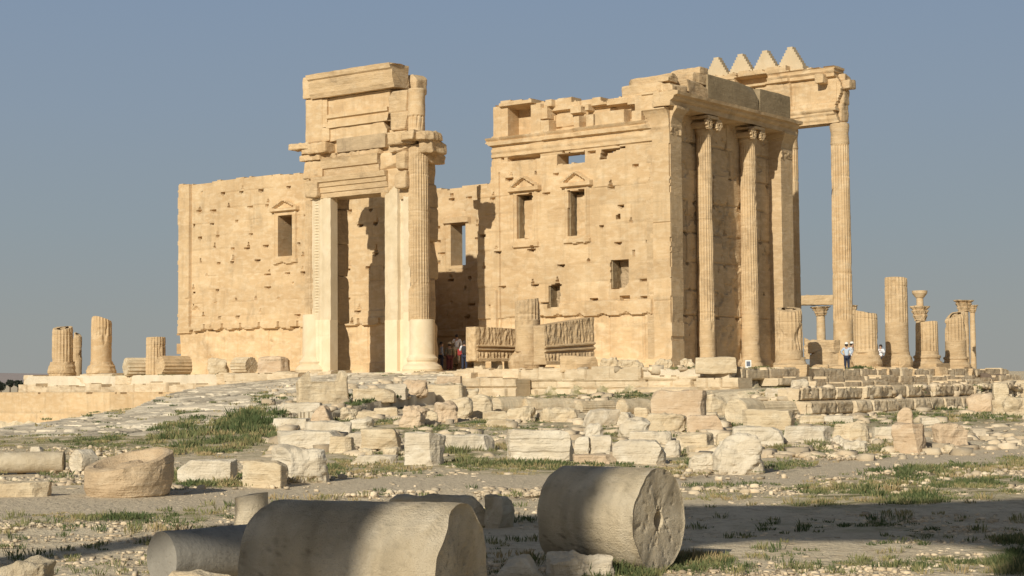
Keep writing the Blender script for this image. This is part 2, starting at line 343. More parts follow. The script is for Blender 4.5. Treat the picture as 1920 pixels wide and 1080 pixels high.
RPOLY += [(17, -8.4), (8.5, -8.4)]+[ramp_hit(*p) for p in [(862, 722), (800, 738), (700, 752), (640, 768), (530, 775), (500, 800), (400, 815), (200, 828), (-60, 842)]]
RL[:] = [(RPOLY[i][0], RPOLY[i][1]) for i in range(8)]; RL.sort(key=lambda p: p[1]); RL.append((60, -8))
_L = RL
def surf(x, y):
    z = float(gz(x, y)); u, v = uv(np.float64(x), np.float64(y)); u = float(u); v = float(v)
    if inpoly(np.array([u]), np.array([v]), RPOLY)[0]: z = max(z, float(rampz(u, v)))
    if -8.3 < u < 45.2 and -8.4 < v < 24: z = max(z, 2.55)
    return z
_cache = {}
def ghit(x, y, lo=10., hi=200.):
    k = (round(x), round(y), lo)
    if k in _cache: return _cache[k]
    d = ray(x, y); t = np.arange(lo, hi, .12); P = C+d*t[:, None]; g = gz(P[:, 0], P[:, 1]); u, v = uv(P[:, 0], P[:, 1])
    m = inpoly(u, v, RPOLY); g = np.where(m, np.maximum(g, rampz(u, v)), g); pod = (u > -8.3) & (u < 45.2) & (v > -8.4) & (v < 24); g = np.where(pod, np.maximum(g, 2.55), g)
    h = np.nonzero(P[:, 2] <= g)[0]; i = h[0] if len(h) else len(t)-1; q = P[i].copy(); q[2] = g[i]; _cache[k] = q; return q
def dep(P): return float((P-C)@fw)

def ground_mat():
    m = bpy.data.materials.new('dry_stony_earth'); m.use_nodes = True; nt = m.node_tree; L = nt.links.new; b = nt.nodes['Principled BSDF']; b.inputs['Roughness'].default_value = .95; b.inputs['Specular IOR Level'].default_value = .1
    co = N(nt, 'ShaderNodeNewGeometry').outputs['Position']
    def noise(s, d=5, r=.6):
        n = N(nt, 'ShaderNodeTexNoise'); n.inputs['Scale'].default_value = s; n.inputs['Detail'].default_value = d; n.inputs['Roughness'].default_value = r; L(co, n.inputs['Vector']); return n.outputs['Fac']
    def rg(v, a, c): r = N(nt, 'ShaderNodeMapRange'); r.inputs[1].default_value = a; r.inputs[2].default_value = c; L(v, r.inputs[0]); return r.outputs[0]
    def mix(f, a, c):
        x = N(nt, 'ShaderNodeMix', data_type='RGBA')
        if isinstance(f, float): x.inputs[0].default_value = f
        else: L(f, x.inputs[0])
        for i, q in ((6, a), (7, c)):
            if isinstance(q, tuple): x.inputs[i].default_value = (*q, 1)
            else: L(q, x.inputs[i])
        return x.outputs[2]
    def mul(a, k): x = N(nt, 'ShaderNodeMath', operation='MULTIPLY'); L(a, x.inputs[0]); x.inputs[1].default_value = k; return x.outputs[0]
    c = mix(rg(noise(.5), .35, .65), (.62, .51, .345), (.72, .61, .43)); c = mix(rg(noise(3.5), .5, .7), c, (.47, .37, .24)); c = mix(mul(rg(noise(22, 4, .75), .52, .7), .5), c, (.36, .28, .18))
    vo = N(nt, 'ShaderNodeTexVoronoi'); vo.inputs['Scale'].default_value = 9; L(co, vo.inputs['Vector'])
    pe = rg(vo.outputs['Distance'], .28, .16); n2 = noise(1.2); x = N(nt, 'ShaderNodeMath', operation='MULTIPLY'); L(pe, x.inputs[0]); L(rg(n2, .45, .62), x.inputs[1]); peb = x.outputs[0]
    vo2 = N(nt, 'ShaderNodeTexVoronoi'); vo2.inputs['Scale'].default_value = 26; L(co, vo2.inputs['Vector'])
    p2 = rg(vo2.outputs['Distance'], .30, .2); y = N(nt, 'ShaderNodeMath', operation='MULTIPLY'); L(p2, y.inputs[0]); L(rg(noise(2.1), .42, .6), y.inputs[1]); pb2 = y.outputs[0]
    c2 = mix(mul(peb, .9), c, (.74, .66, .52)); c2 = mix(mul(pb2, .75), c2, (.76, .68, .54))
    ga = N(nt, 'ShaderNodeAttribute', attribute_name='green'); g1 = N(nt, 'ShaderNodeMath', operation='MULTIPLY'); L(ga.outputs['Fac'], g1.inputs[0]); L(rg(noise(1.6, 6), .40, .58), g1.inputs[1])
    c2 = mix(g1.outputs[0], c2, (.20, .185, .075))
    pa = N(nt, 'ShaderNodeAttribute', attribute_name='path'); pc = mix(rg(noise(7), .4, .7), (.62, .52, .37), (.54, .445, .31)); c2 = mix(mul(pb2, .15), c2, c2); c3 = mix(pa.outputs['Fac'], c2, pc)
    L(c3, b.inputs['Base Color']); ad = N(nt, 'ShaderNodeMath', operation='ADD'); L(noise(8), ad.inputs[0]); L(mul(peb, .5), ad.inputs[1]); a2 = N(nt, 'ShaderNodeMath', operation='ADD'); L(ad.outputs[0], a2.inputs[0]); L(mul(pb2, .3), a2.inputs[1])
    bu = N(nt, 'ShaderNodeBump'); bu.inputs['Strength'].default_value = 1; bu.inputs['Distance'].default_value = .07; L(a2.outputs[0], bu.inputs['Height']); L(bu.outputs[0], b.inputs['Normal']); return m
GMAT = ground_mat()
# grassy places: px ellipses (cx, cy, rx, ry, density, height m, hue)   hue 0 green .. 1 dry/brown
GR = [(410, 815, 115, 34, 1.5, .42, .1), (470, 790, 60, 22, 1.5, .5, 0), (170, 828, 230, 14, .9, .16, .4), (60, 862, 150, 12, .5, .1, .5), (330, 850, 170, 14, .6, .16, .45), (400, 912, 120, 20, 1.2, .22, .2), (560, 905, 130, 22, 1.1, .2, .3),
      (700, 868, 110, 20, .9, .22, .45), (880, 850, 75, 30, 1.2, .35, .3), (1010, 872, 160, 18, 1.1, .2, .45), (1150, 865, 60, 12, .8, .16, .4), (1340, 885, 70, 16, .9, .22, .3), (1480, 878, 60, 12, 1.1, .22, .15), (1390, 912, 110, 20, .55, .14, .3),
      (1300, 850, 50, 22, .8, .2, .4), (1510, 832, 60, 20, 1.1, .3, .2), (1640, 838, 90, 16, .8, .22, .35), (1700, 888, 75, 22, 1.3, .3, .15), (1820, 878, 90, 22, 1.0, .25, .4), (1900, 870, 40, 12, .9, .2, .3), (1640, 925, 190, 24, 1.2, .26, .25), (1850, 915, 90, 20, 1.2, .22, .2),
      (1560, 945, 90, 14, .8, .14, .3), (1640, 990, 130, 8, .5, .1, .3), (1790, 1055, 80, 14, 1.2, .14, .15), (1900, 1045, 60, 34, 1.6, .25, .2), (1180, 1062, 70, 16, 1.5, .22, .35), (1290, 1052, 70, 18, 1.3, .18, .45), (1590, 1060, 70, 8, .5, .06, .6),
      (250, 968, 190, 8, .8, .12, .35), (100, 975, 90, 6, .3, .08, .6), (960, 900, 60, 10, .5, .15, .3), (640, 815, 30, 30, 1.0, .35, .05), (950, 795, 110, 12, 1.1, .2, .3), (780, 800, 90, 14, 1.0, .2, .3), (700, 748, 60, 16, 1.2, .3, .05),
      (560, 745, 30, 8, .6, .2, .3), (830, 735, 80, 8, .9, .2, .2), (1090, 740, 190, 10, 1.1, .18, .2), (960, 725, 60, 8, .8, .15, .3), (1300, 700, 60, 12, 1.0, .22, .1), (1440, 715, 70, 12, 1.0, .2, .2), (1600, 712, 90, 8, 1.1, .25, .1), (1460, 735, 50, 10, .9, .2, .2),
      (1360, 800, 150, 12, .9, .2, .3), (1560, 795, 120, 10, .9, .16, .35), (1730, 785, 110, 12, 1.2, .25, .15), (1860, 785, 80, 10, 1.2, .3, .15), (1760, 770, 60, 10, .9, .25, .1), (1150, 815, 60, 14, .8, .2, .35), (1440, 840, 60, 14, .8, .2, .3), (1800, 735, 60, 6, .7, .15, .3),
      (330, 707, 50, 7, .9, .18, .2), (250, 708, 40, 6, .8, .16, .3), (440, 700, 40, 6, .7, .15, .4), (350, 772, 20, 8, .5, .15, .2), (205, 770, 40, 8, .5, .2, .3), (90, 762, 60, 6, .4, .2, .3), (500, 745, 40, 14, .6, .2, .3), (660, 692, 30, 6, 1.4, .3, 0), (500, 697, 30, 4, .9, .2, 0), (745, 700, 120, 6, .4, .12, .4), (1140, 1078, 90, 10, 1.4, .2, .3),
      (700, 795, 60, 10, .8, .18, .3), (1210, 745, 40, 8, .8, .18, .1), (1500, 765, 40, 10, .6, .15, .3), (250, 890, 60, 12, .7, .15, .3), (345, 900, 40, 20, 1.0, .25, .1), (610, 885, 30, 16, 1.1, .3, .05), (1230, 890, 60, 12, .7, .15, .3), (1660, 860, 60, 8, .7, .14, .3),
      (1440, 985, 60, 5, .4, .06, .3), (1700, 1005, 80, 5, .4, .06, .3), (330, 800, 50, 10, .8, .2, .2)]
PATH = [(-60, 952, 20), (200, 945, 20), (420, 930, 17), (640, 912, 14), (900, 905, 11), (1250, 905, 10), (1450, 895, 13), (1640, 872, 13), (1800, 857, 11), (2000, 845, 11), (2300, 830, 9)]
def ptopx(P):
    d = (P-C)@fw; d = np.where(d > .5, d, .5); return 960+F*((P-C)@R)/d, 540-F*((P-C)@UP)/d, d
def build_ground():
    fine = np.radians(np.linspace(-21, 21, 430)); side = np.radians(np.linspace(21.6, 338.4, 120)); ang = np.concatenate([fine, side])
    rad = [1.2]
    while rad[-1] < 9000: q = rad[-1]; rad.append(q*(1.011 if 9 < q < 130 else 1.05 if q < 400 else 1.25))
    rad = np.array(rad); A, Rr = np.meshgrid(ang, rad); x = np.sin(A)*Rr; y = np.cos(A)*Rr; z = gfine(x, y)
    u, v = uv(x, y); inside = inpoly(u, v, RPOLY); z = np.where(inside, np.minimum(z, rampz(u, v)-.35), z)
    P = np.stack([x, y, z], -1); px, py, dd = ptopx(P.reshape(-1, 3)); px = px.reshape(x.shape); py = py.reshape(x.shape)
    gr = np.zeros_like(x)
    for (cx, cy, rx, ry, dn, h, hue) in GR: gr = np.maximum(gr, np.clip(1.35-np.sqrt(((px-cx)/(rx*1.1))**2+((py-cy)/(ry*1.2))**2), 0, 1)*min(1, dn))
    gr = np.where((dd.reshape(x.shape) > 1) & (np.abs(A) < .4), gr, .3); pts = np.array(PATH); cy = np.interp(px, pts[:, 0], pts[:, 1]); hw = np.interp(px, pts[:, 0], pts[:, 2])
    pm = np.clip(1.6-np.abs(py-cy+f2(x, y, 1.2, 2, 9)*3)/hw*1.0, 0, 1); pm = sst(0, .8, pm)*(np.abs(A) < .5)
    z2 = z-(f2(x, y, 1.1, 3, 5)*.03)*pm; P[..., 2] = z2; n, m = x.shape; v_ = np.concatenate([P.reshape(-1, 3), [[0, 0, 0.]]]); i, j = np.meshgrid(np.arange(n-1), np.arange(m), indexing='ij'); k = (j+1) % m
    f = np.stack([i*m+j, (i+1)*m+j, (i+1)*m+k, i*m+k], -1).reshape(-1, 4)[:, ::-1]
    o = mesh('ground', v_, f, GMAT, loc=(0, 0, 0), smooth=True); o['kind'] = 'structure'
    # centre disc under the viewpoint
    for nm, arr in (('path', np.append(pm.ravel(), 0)), ('green', np.append(gr.ravel(), 0))):
        a = o.data.attributes.new(nm, 'FLOAT', 'POINT'); vv = np.zeros(len(o.data.vertices), np.float32); vv[:len(arr)] = arr[:len(vv)]; a.data.foreach_set('value', vv)
build_ground()
def build_ramp():
    us = [p[0] for p in RPOLY]; vs = [p[1] for p in RPOLY]; u_0, u_1, v_0, v_1 = min(us), max(us), min(vs), max(vs)
    A = Ash(v_0, v_1, u_0, u_1, 5, ch=1.0, bl=1.7, hp=0)   # rows across the slope
    def msk(s, t):
        q = f2(s, t, .9, 2, 4)*.35; return inpoly(s+q, t+q*.7, RPOLY)
    def dsp(s, t):
        wv = s+f2(s, t, .5, 3, 1)*.5; wu = t+f2(s, t, .55, 3, 2)*.5; d, b = A(wu, wv, off=.02, joint=.13, jw=.07); b = b-.0*wu
        b2 = hsh(np.floor(wu*1.0), np.floor(wv*.8), np.floor(wu*0), 3); z = rampz(s, t); dmp = sst(.1, .3, f2(s, t, 1.1, 3, 31))
        d = d+f2(s, t, 2.5, 3, 6)*.015-dmp*.09+(b2-.5)*.012
        return z+d, (b-.5)*.95-dmp*.5+f2(s, t, .3, 2, 7)*.25
    o = relief('stone_ramp', K, U, Z, u_0-1, u_1+1, v_0-1, v_1+1, .085, msk, dsp, 2.0, PAVE, T=V)
    o['kind'] = 'structure'
build_ramp()
# ================================================================ TEMPLE CELLA
cella = thing('ruined_temple', 'roofless golden limestone temple hall, tall walls with a broken doorway behind the free-standing portal', 'temple', W(0, 0, 2.4))
FL = 2.4
COURS = [2.4, 3.1, 5.5, 6.35, 7.4, 8.45, 9.5, 10.55, 11.6, 12.65, 13.7, 14.75, 15.5, 16.3, 17.1, 18.0, 19]
ashR = Ash(0, 14, 0, 0, 11, courses=COURS, bl=2.0, hp=.6)
outR = pxpoly([(893, 720), (895, 560), (893, 480), (894, 392), (885, 391), (885, 376), (893, 374), (894, 349), (905, 346), (917, 345), (920, 330), (922, 305), (925, 290), (924, 276), (917, 270), (917, 238), (925, 236), (925, 197), (943, 195), (944, 191), (1003, 187), (1003, 193), (1020, 190), (1060, 181), (1068, 181),
                (1068, 190), (1125, 182), (1127, 191), (1137, 190), (1137, 186), (1207, 173), (1240, 168), (1240, 158), (1258, 154)])
outR += [(0.02, 18.0), (0.02, 16.7), (.02, 2.0)]
holes_thru = [pxpoly(p) for p in ([(1045, 309), (1045, 289), (1096, 282), (1096, 305)], [(1124, 300), (1127, 280), (1173, 274), (1173, 277), (1150, 283), (1139, 288), (1137, 299)],
    [(970, 449), (970, 365), (1000, 362), (1000, 447)], [(1066, 443), (1066, 358), (1098, 355), (1098, 441)], [(1145, 541), (1145, 488), (1178, 485), (1179, 530), (1172, 538), (1160, 541)], [(1028, 578), (1028, 534), (1050, 530), (1050, 576)], [(1155, 412), (1155, 402), (1164, 401), (1164, 411)])]
def mR(S, Zz):
    q = f2(S, Zz, 2.2, 2, 5)*.07; s2, z2 = S+q*(Zz > 4), Zz+q*.8; m = inpoly(s2, z2, outR)
    for i, h in enumerate(holes_thru):
        k = .4 if i in (2, 3, 6) else 1; m &= ~inpoly(S+q*k, Zz+q*k, h)
    return m
ATT = [((925, 941, 200, 262), .05), ((941, 1003, 189, 203), .28), ((941, 955, 203, 262), .1), ((955, 998, 203, 256), -.75), ((998, 1018, 196, 252), .18), ((1018, 1030, 202, 225), .12), ((1018, 1034, 226, 250), .22), ((1025, 1038, 186, 201), .12), ((1070, 1092, 199, 213), .05),
       ((1098, 1106, 197, 209), .12), ((1080, 1092, 219, 243), .22), ((1103, 1118, 216, 240), .25), ((1120, 1177, 211, 240), .26), ((1186, 1206, 208, 232), .15), ((1140, 1182, 188, 199), .12), ((1180, 1192, 186, 198), .18), ((1192, 1240, 180, 212), .12), ((1206, 1240, 173, 180), .2)]
ATT = [(rect(*a), d) for a, d in ATT]
w1f, w2f = rect(962, 1008, 359, 460), rect(1059, 1105, 350, 452)
SL = [(rect(*a), d) for a, d in [((953, 1013, 296, 303), -.5), ((1015, 1030, 567, 580), -.4), ((1107, 1121, 560, 574), -.4), ((1163, 1180, 556, 572), -.35), ((1202, 1218, 556, 566), -.3), ((1186, 1190, 470, 480), -.2)]]
def pedi(S, Zz, c, hw, zb, zt):
    k = (Zz-zb)/(zt-zb); e = hw*(1-k*.9)-np.abs(S-c); inside = (e > 0) & (Zz > zb) & (Zz < zt); return inside, e
def dR(S, Zz):
    d, b = ashR(S, Zz); n = f2(S, Zz, 3, 3, 8)*.016+f2(S, Zz*2, 2.0, 3, 18)*.008; up = Zz > 14.72
    d = d+n; att = Zz > 16.05
    d = np.where(att, -.38+(b-.5)*.28+n*2, d); d = np.where(Zz > 17.25, -.06+(b-.5)*.22+n*2, d)
    for r_, k in ATT: d = np.where(att & inr(S, Zz, r_), k*1.15+n, d)
    crn = (Zz > 14.9) & (Zz <= 16.05) & (S > 1.0); prof = np.interp(Zz, [14.85, 14.9, 15.15, 15.2, 15.38, 15.42, 15.55, 15.6, 15.8, 15.84, 16.02, 16.06], [.05, .12, .12, .2, .2, .12, .12, .34, .36, .24, .42, .42])
    ww = sst(-.1, .35, f2(S, Zz, .9, 3, 77)); d = np.where(crn, prof*(1-.45*ww)+n*1.6, d)
    for i, (c, r_) in enumerate((((w1f[0]+w1f[1])/2, w1f), ((w2f[0]+w2f[1])/2, w2f))):
        hw = (r_[1]-r_[0])/2; fr = (np.abs(S-c) < hw) & (Zz > r_[2]) & (Zz < r_[3]+.05); d = np.where(fr, .07+n*.4, d); ed = fr & ((np.abs(np.abs(S-c)-hw+.12) < .04)); d = np.where(ed, .12, d)
        zb = r_[3]; co = (np.abs(S-c) < hw*1.25) & (Zz > zb-.05) & (Zz < zb+.22); d = np.where(co, .3+n, d)
        ins, e = pedi(S, Zz, c, hw*1.2, zb+.2, zb+.78); d = np.where(ins, np.where(e < .26, .3, .06)+n, d)
        si = (np.abs(S-c) < hw*1.05) & (Zz < r_[2]+.12) & (Zz > r_[2]-.16-.05*f2(S, Zz, 3, 2, 4)); d = np.where(si, .15+n, d)
    for r_, k in SL: d = np.where(inr(S, Zz, r_), k, d)
    # rough ledge and worn orthostats
    lz = 5.55+f2(S, Zz*0, .9, 3, 12)*.12; up_ = 6.3+f2(S, Zz*0, .7, 2, 14)*.12
    jn = hsh(np.floor(S/1.5), S*0, S*0, 4); led = (Zz > lz-.12*jn+np.abs(np.mod(S/1.5+.0, 1)-.5)**3*1.1) & (Zz < up_) & (S > 1.3) & (S < 9.3+f2(S, Zz, 2, 2, 1)*.3); d = np.where(led, .13+.05*f2(S, Zz, 1.6, 3, 55)+n*2, d)
    low = (Zz <= lz) & (S > 1.15) & ~led; d = np.where(low, -.08+f2(S, Zz*2.5, 1.1, 4, 21)*.09+n-.05*(np.abs(np.mod(S/2.3+.2, 1)-.5) > .485), d)
    d = np.where((S < 1.15) & (Zz < 16.2), .10+f2(S, Zz, 1.4, 4, 33)*.02+(Zz < 5.5)*f2(S, Zz, 2, 3, 2)*.03-.05*(np.abs(Zz-10.4) < .05)-.04*(np.abs(Zz-6.2) < .04), d)
    d = np.where((Zz < 3.15) & (S > -.1) & (S < 13), d+np.interp(Zz, [2.4, 2.75, 2.8, 3.0, 3.15], [.28, .26, .18, .16, 0]), d)
    cap = (S < 1.5) & (Zz > 15.45) & (Zz < 16.65); ce = 1.15+(Zz-15.6)*.5; cp = np.interp(Zz, [15.5, 15.6, 15.7, 15.75, 16.1, 16.3, 16.5, 16.52, 16.65], [.1, .16, .16, .12, .2, .3, .42, .5, .5]); d = np.where(cap & (S < ce), cp+f2(S*5, Zz*4, 1, 2, 3)*.04, d)
    d = np.where((S > 11.9) & (S < 12.35) & (Zz < 7.2) & (Zz > 5), .12, d); d = np.where((S > 11.65) & (S < 11.75) & (Zz < 14), d-.12, d); d = np.where((S > 12.35) & (Zz < 15.4), d-.1+f2(S, Zz, 1.5, 3, 91)*.1, d)
    return d, (b-.5)*.35*(Zz < 16)+f2(S, Zz, .25, 2, 51)*.25+.25*(Zz < 5.5)
relief('wall', K, U, -V, 0.0, 14, 2.1, 18.4, .062, mR, dR, 1.15, GOLD, cella)
# backing stone inside the two upper windows
for c, x0, x1, yt, yb in ((0, 983, 1004, 372, 449), (1, 1081, 1103, 362, 444)):
    a = hv(x0, yt, .55); b_ = hv(x1, yb, .55); bb = B(); bb.add(*ublock(b_[0]-.35, a[0], .55, 1.0, b_[1]-.15, a[1]-.1, seed=c+3, rough=.03)); bb.done('window_blocking', GOLD, cella)
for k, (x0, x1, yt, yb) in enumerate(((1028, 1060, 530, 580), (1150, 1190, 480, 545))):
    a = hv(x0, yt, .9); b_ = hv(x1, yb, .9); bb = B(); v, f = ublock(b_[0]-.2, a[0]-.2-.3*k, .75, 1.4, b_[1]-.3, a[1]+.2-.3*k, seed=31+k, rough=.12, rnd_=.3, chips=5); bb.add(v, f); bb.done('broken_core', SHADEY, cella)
for c, (x0, yt, yb, w_) in enumerate(((970, 365, 448, .05), (1066, 358, 442, .05), (1028, 534, 577, .07), (1145, 488, 540, .07))):  # thin dark slabs added to darken the left reveal of each opening
    a = hv(x0, yt, 0); b_ = hv(x0, yb, 0); bb = B(); bb.add(*ublock(a[0]-w_, a[0]+.03, .12, 1.1, b_[1], a[1]-.03, seed=c+63, rough=.02, chips=0)); bb.done('dark_reveal_lining', PATINA, cella)
# left wall
CL = [2.4, 3.1, 5.5, 6.35, 7.25, 8.15, 9.05, 9.95, 10.85, 11.75, 12.65, 13.55, 14.6, 15.6]
ashL = Ash(18, 40, 0, 0, 23, courses=CL, bl=1.9, hp=.55)
outL = [(39.42, 2), (39.42, 15.45), (30, 15.5), (24, 15.3), (18.6, 15.2), (18.6, 2)]
wl = rect(523, 549, 404, 482); wlf = rect(515, 557, 396, 490)
def mL(S, Zz):
    q = f2(S, Zz, 2.2, 2, 5)*.06; cj = hsh(np.floor(S/1.9), S*0, S*0, 8)*.14; return inpoly(S+q, Zz+q+cj, outL) & ~inr(S, Zz, wl)
def dL(S, Zz):
    d, b = ashL(S, Zz); n = f2(S, Zz, 3, 3, 8)*.014+f2(S, Zz*2, 2, 3, 18)*.007; d = d+n
    c = (wlf[0]+wlf[1])/2; hw = (wlf[1]-wlf[0])/2; fr = (np.abs(S-c) < hw) & (Zz > wlf[2]) & (Zz < wlf[3]+.05); d = np.where(fr, .07+n*.3, d); d = np.where(fr & (np.abs(np.abs(S-c)-hw+.1) < .05), .13, d)
    zb = wlf[3]; d = np.where((np.abs(S-c) < hw*1.2) & (Zz > zb-.05) & (Zz < zb+.18), .3+n, d); ins, e = pedi(S, Zz, c, hw*1.15, zb+.15, zb+.62); d = np.where(ins, np.where(e < .24, .3, .06)+n, d)
    d = np.where((np.abs(S-c) < hw*1.05) & (Zz < wlf[2]+.1) & (Zz > wlf[2]-.2-.1*f2(S, Zz, 3, 2, 4)), .16+n, d)
    lz = 5.5+f2(S, Zz*0, .5, 2, 12)*.08; jn = np.abs(np.mod(S/1.75, 1)-.5); low = (Zz <= lz-.1+jn**4*3) & (S < 39.45); d = np.where(low, -.16+f2(S, Zz*2.2, .8, 4, 21)*.11+n*1.5-.07*(np.abs(np.mod(S/2.9+.35, 1)-.5) > .488), d)
    led = ~low & (Zz < 6.3); d = np.where(led, d+.05+.06*(Zz < 5.9)-.2*(jn > .465)*(Zz < 5.85), d)
    d = np.where((S > 38.25) & (Zz > 5.3), .05+f2(S, Zz, 1, 3, 6)*.02, d); d = np.where((S > 38.1) & (S < 38.28) & (Zz > 5.7), -.16, d)
    d = np.where((Zz < 3.1), d+.08, d); pit = f2(S, Zz, 1.3, 3, 63); d = d-np.where((pit > .42) & (Zz < 8.5), (pit-.42)*.8, 0)
    return d, (b-.5)*.3+f2(S, Zz, .22, 2, 51)*.25+.25*(Zz < 5.4)
relief('wall', K, U, -V, 18.4, 39.6, 2.1, 15.7, .07, mL, dL, 1.15, GOLD, cella)
# far wall (inner face)
outF = [(0, 2), (0, 15.3), (12, 15.5), (24, 15.4), (30, 15.5), (39.4, 15.5), (39.4, 2)]
wf = rect(845, 873, 423, 500, 12.6); wff = rect(836, 881, 417, 506, 12.6); ashF = Ash(0, 40, 0, 0, 41, courses=CL, bl=1.7, hp=.6)
def mF(S, Zz):
    q = f2(S, Zz, 2, 2, 5)*.06; cj = hsh(np.floor(S/1.9), S*0, S*0, 18)*.3; return inpoly(S+q, Zz+q+cj, outF) & ~inr(S, Zz, wf)
def dF(S, Zz):
    d, b = ashF(S, Zz); n = f2(S, Zz, 3, 3, 8)*.025; d = d+n; fr = inr(S, Zz, wff); d = np.where(fr, .07, d); d = np.where((S > wff[0]-.1) & (S < wff[1]+.1) & (Zz > wff[3]-.1) & (Zz < wff[3]+.3), .25, d)
    d = np.where((Zz > 5) & (Zz < 5.4), d+.1, d); return d, (b-.5)*.3+f2(S, Zz, .22, 2, 51)*.25
relief('wall', W(0, 12.6, 0), U, -V, 0, 39.45, 2.1, 15.8, .11, mF, dF, 1.2, GOLD, cella)
def wallbox(name, ua, ub, va, vb, za, zb, mat=GOLD, seed=0):
    b = B(); b.add(*ublock(ua, ub, va, vb, za, zb, seed=seed, rough=.03, chips=0, res=.5, maxn=30)); return b.done(name, mat, cella)
wallbox('end_wall', 38.2, 39.38, 1.1, 12.7, 2.2, 15.3); wallbox('cross_wall', 27.2, 28.2, 1.1, 12.7, 2.2, 12.9); wallbox('chamber_roof', 28.1, 38.3, 1.0, 12.8, 13.0, 14.0)
wallbox('cross_wall', 10.2, 11.2, 1.1, 12.7, 2.2, 13.2, seed=3); wallbox('chamber_roof', 1.0, 10.3, 1.0, 12.8, 12.3, 13.0, seed=4)
# short side: wall relief with corner pilasters
c1 = hu((1308+1337)/2, 500, .4)[0]; c2 = hu((1389+1421)/2, 500, .4)[0]; p2a = hu(1467, 500, 0)[0]; p2b = 13.75
ashS = Ash(0, 14, 0, 0, 57, courses=[2.4, 5.5, 6.9, 8.5, 10.1, 11.9, 13.6, 15.2, 17], bl=2.1, hp=.5)
def dS(S, Zz):
    d, b = ashS(S, Zz, off=.03, joint=.09, jw=.06); n = f2(S, Zz, 2.4, 3, 71)*.04; brk = sst(.05, .3, f2(S-7.3, Zz*.8, .7, 3, 19))*np.exp(-((S-7.3)/1.3)**2)
    d = -.8+d+n-brk*.22-brk*f2(S, Zz, 3, 2, 3)*.12; low = Zz < 6; pil1 = S < 1.12; pil2 = S > p2a
    pn = f2(S, Zz, 1.5, 4, 33)*.02+(Zz < 6)*(f2(S, Zz*2, 1.6, 4, 2)*.12-.1)*(1-sst(4.5, 6, Zz)); capz = (Zz > 15.55) & (Zz < 16.7)
    cp = np.interp(Zz, [15.5, 15.6, 15.7, 15.75, 16.1, 16.3, 16.5, 16.52, 16.7], [.0, .06, .06, .03, .1, .2, .35, .42, .42]); band = (Zz > 15.2) & (Zz < 15.6)
    for pl in (pil1, pil2): d = np.where(pl, pn+band*(.05+.07*vn(np.stack([S*7, Zz*7, S*0], -1), 3)), d)
    w1_ = S < 1.12+np.clip(cp-.1, 0, 1)*.6; w2_ = S > p2a-np.clip(cp-.1, 0, 1)*.9
    d = np.where(capz & (w1_ | w2_), cp+pn, d); d = np.where(Zz < 3.1, d+np.interp(Zz, [2.4, 2.9, 3.1], [.2, .15, 0]), d); d = np.where(Zz > 16.66, np.maximum(d, -.2), d)
    d = np.where(f2(S, Zz, 1.1, 3, 83) > .33, d-.08*(~pil1 & ~pil2), d); return d, (b-.5)*.4+f2(S, Zz, .3, 2, 51)*.3
relief('side_wall', K, V, -U, 0.0, 13.86, 2.1, 17.0, .062, None, dS, 1.6, SHADEY if False else GOLD2, cella)
for cc, r_, sd in ((c1, .50, 3), (c2, .53, 8)):
    cw = W(.38, cc, 0); v, f = shaft(cw[0], cw[1], r_, r_*.86, 3.0, 15.6, 20, seed=sd, fl=(5.2 if sd == 3 else 5.9, 15.5), broken=.02, dmg=.06, dz=.1, joints=2.6)
    col = mesh('half_column', v, f, GOLD2, cella, smooth=False, tint=.12)
    v, f = lathe([(r_*1.35, 2.4), (r_*1.4, 2.6), (r_*1.3, 2.8), (r_*1.1, 2.9), (r_*1.15, 3.05), (r_*1.0, 3.2)], 40, cw[0], cw[1]); v = v+fbm(v*2.2, 3, sd)[:, None]*np.array([.09, .09, .02]); mesh('column_base', v, f, GOLD2, col, smooth=True)
    b = B(); v, f = lathe([(r_*.86, 15.5), (r_*.9, 15.6), (r_*1.05, 15.85), (r_*1.0, 16.0)], 36, cw[0], cw[1]); b.add(v, f)
    v, f = rockv(1.5, 1.5, .16, sd, .015, .05, 1); b.add(rotz(v, UA)+np.array([cw[0], cw[1], 16.45]), f)
    for su in (-1, 1):          # volutes: spiral scrolls front corners
        for q in range(26):
            a = q/26*2*math.pi*2.1; rr = .33*(1-q/32); o = W(.42-.66, cc+su*.52, 16.12)+V*math.cos(a)*rr*su*.9+Z*math.sin(a)*rr
            vv, ff = rockv(.22, .13*(1-q/50)+.02, .13*(1-q/50)+.02, q, .01, .3, 0, res=.1); b.add(rotz(vv, UA)+o-np.array([0, 0, .06])-np.array([0, 0, 0]), ff)
        vv, ff = rockv(1.15, .30, .34, sd+q, .02, .4, 0); b.add(rotz(vv, UA)+W(.3, cc+su*.55, 15.95), ff)
    b.done('capital', GOLD2, col)
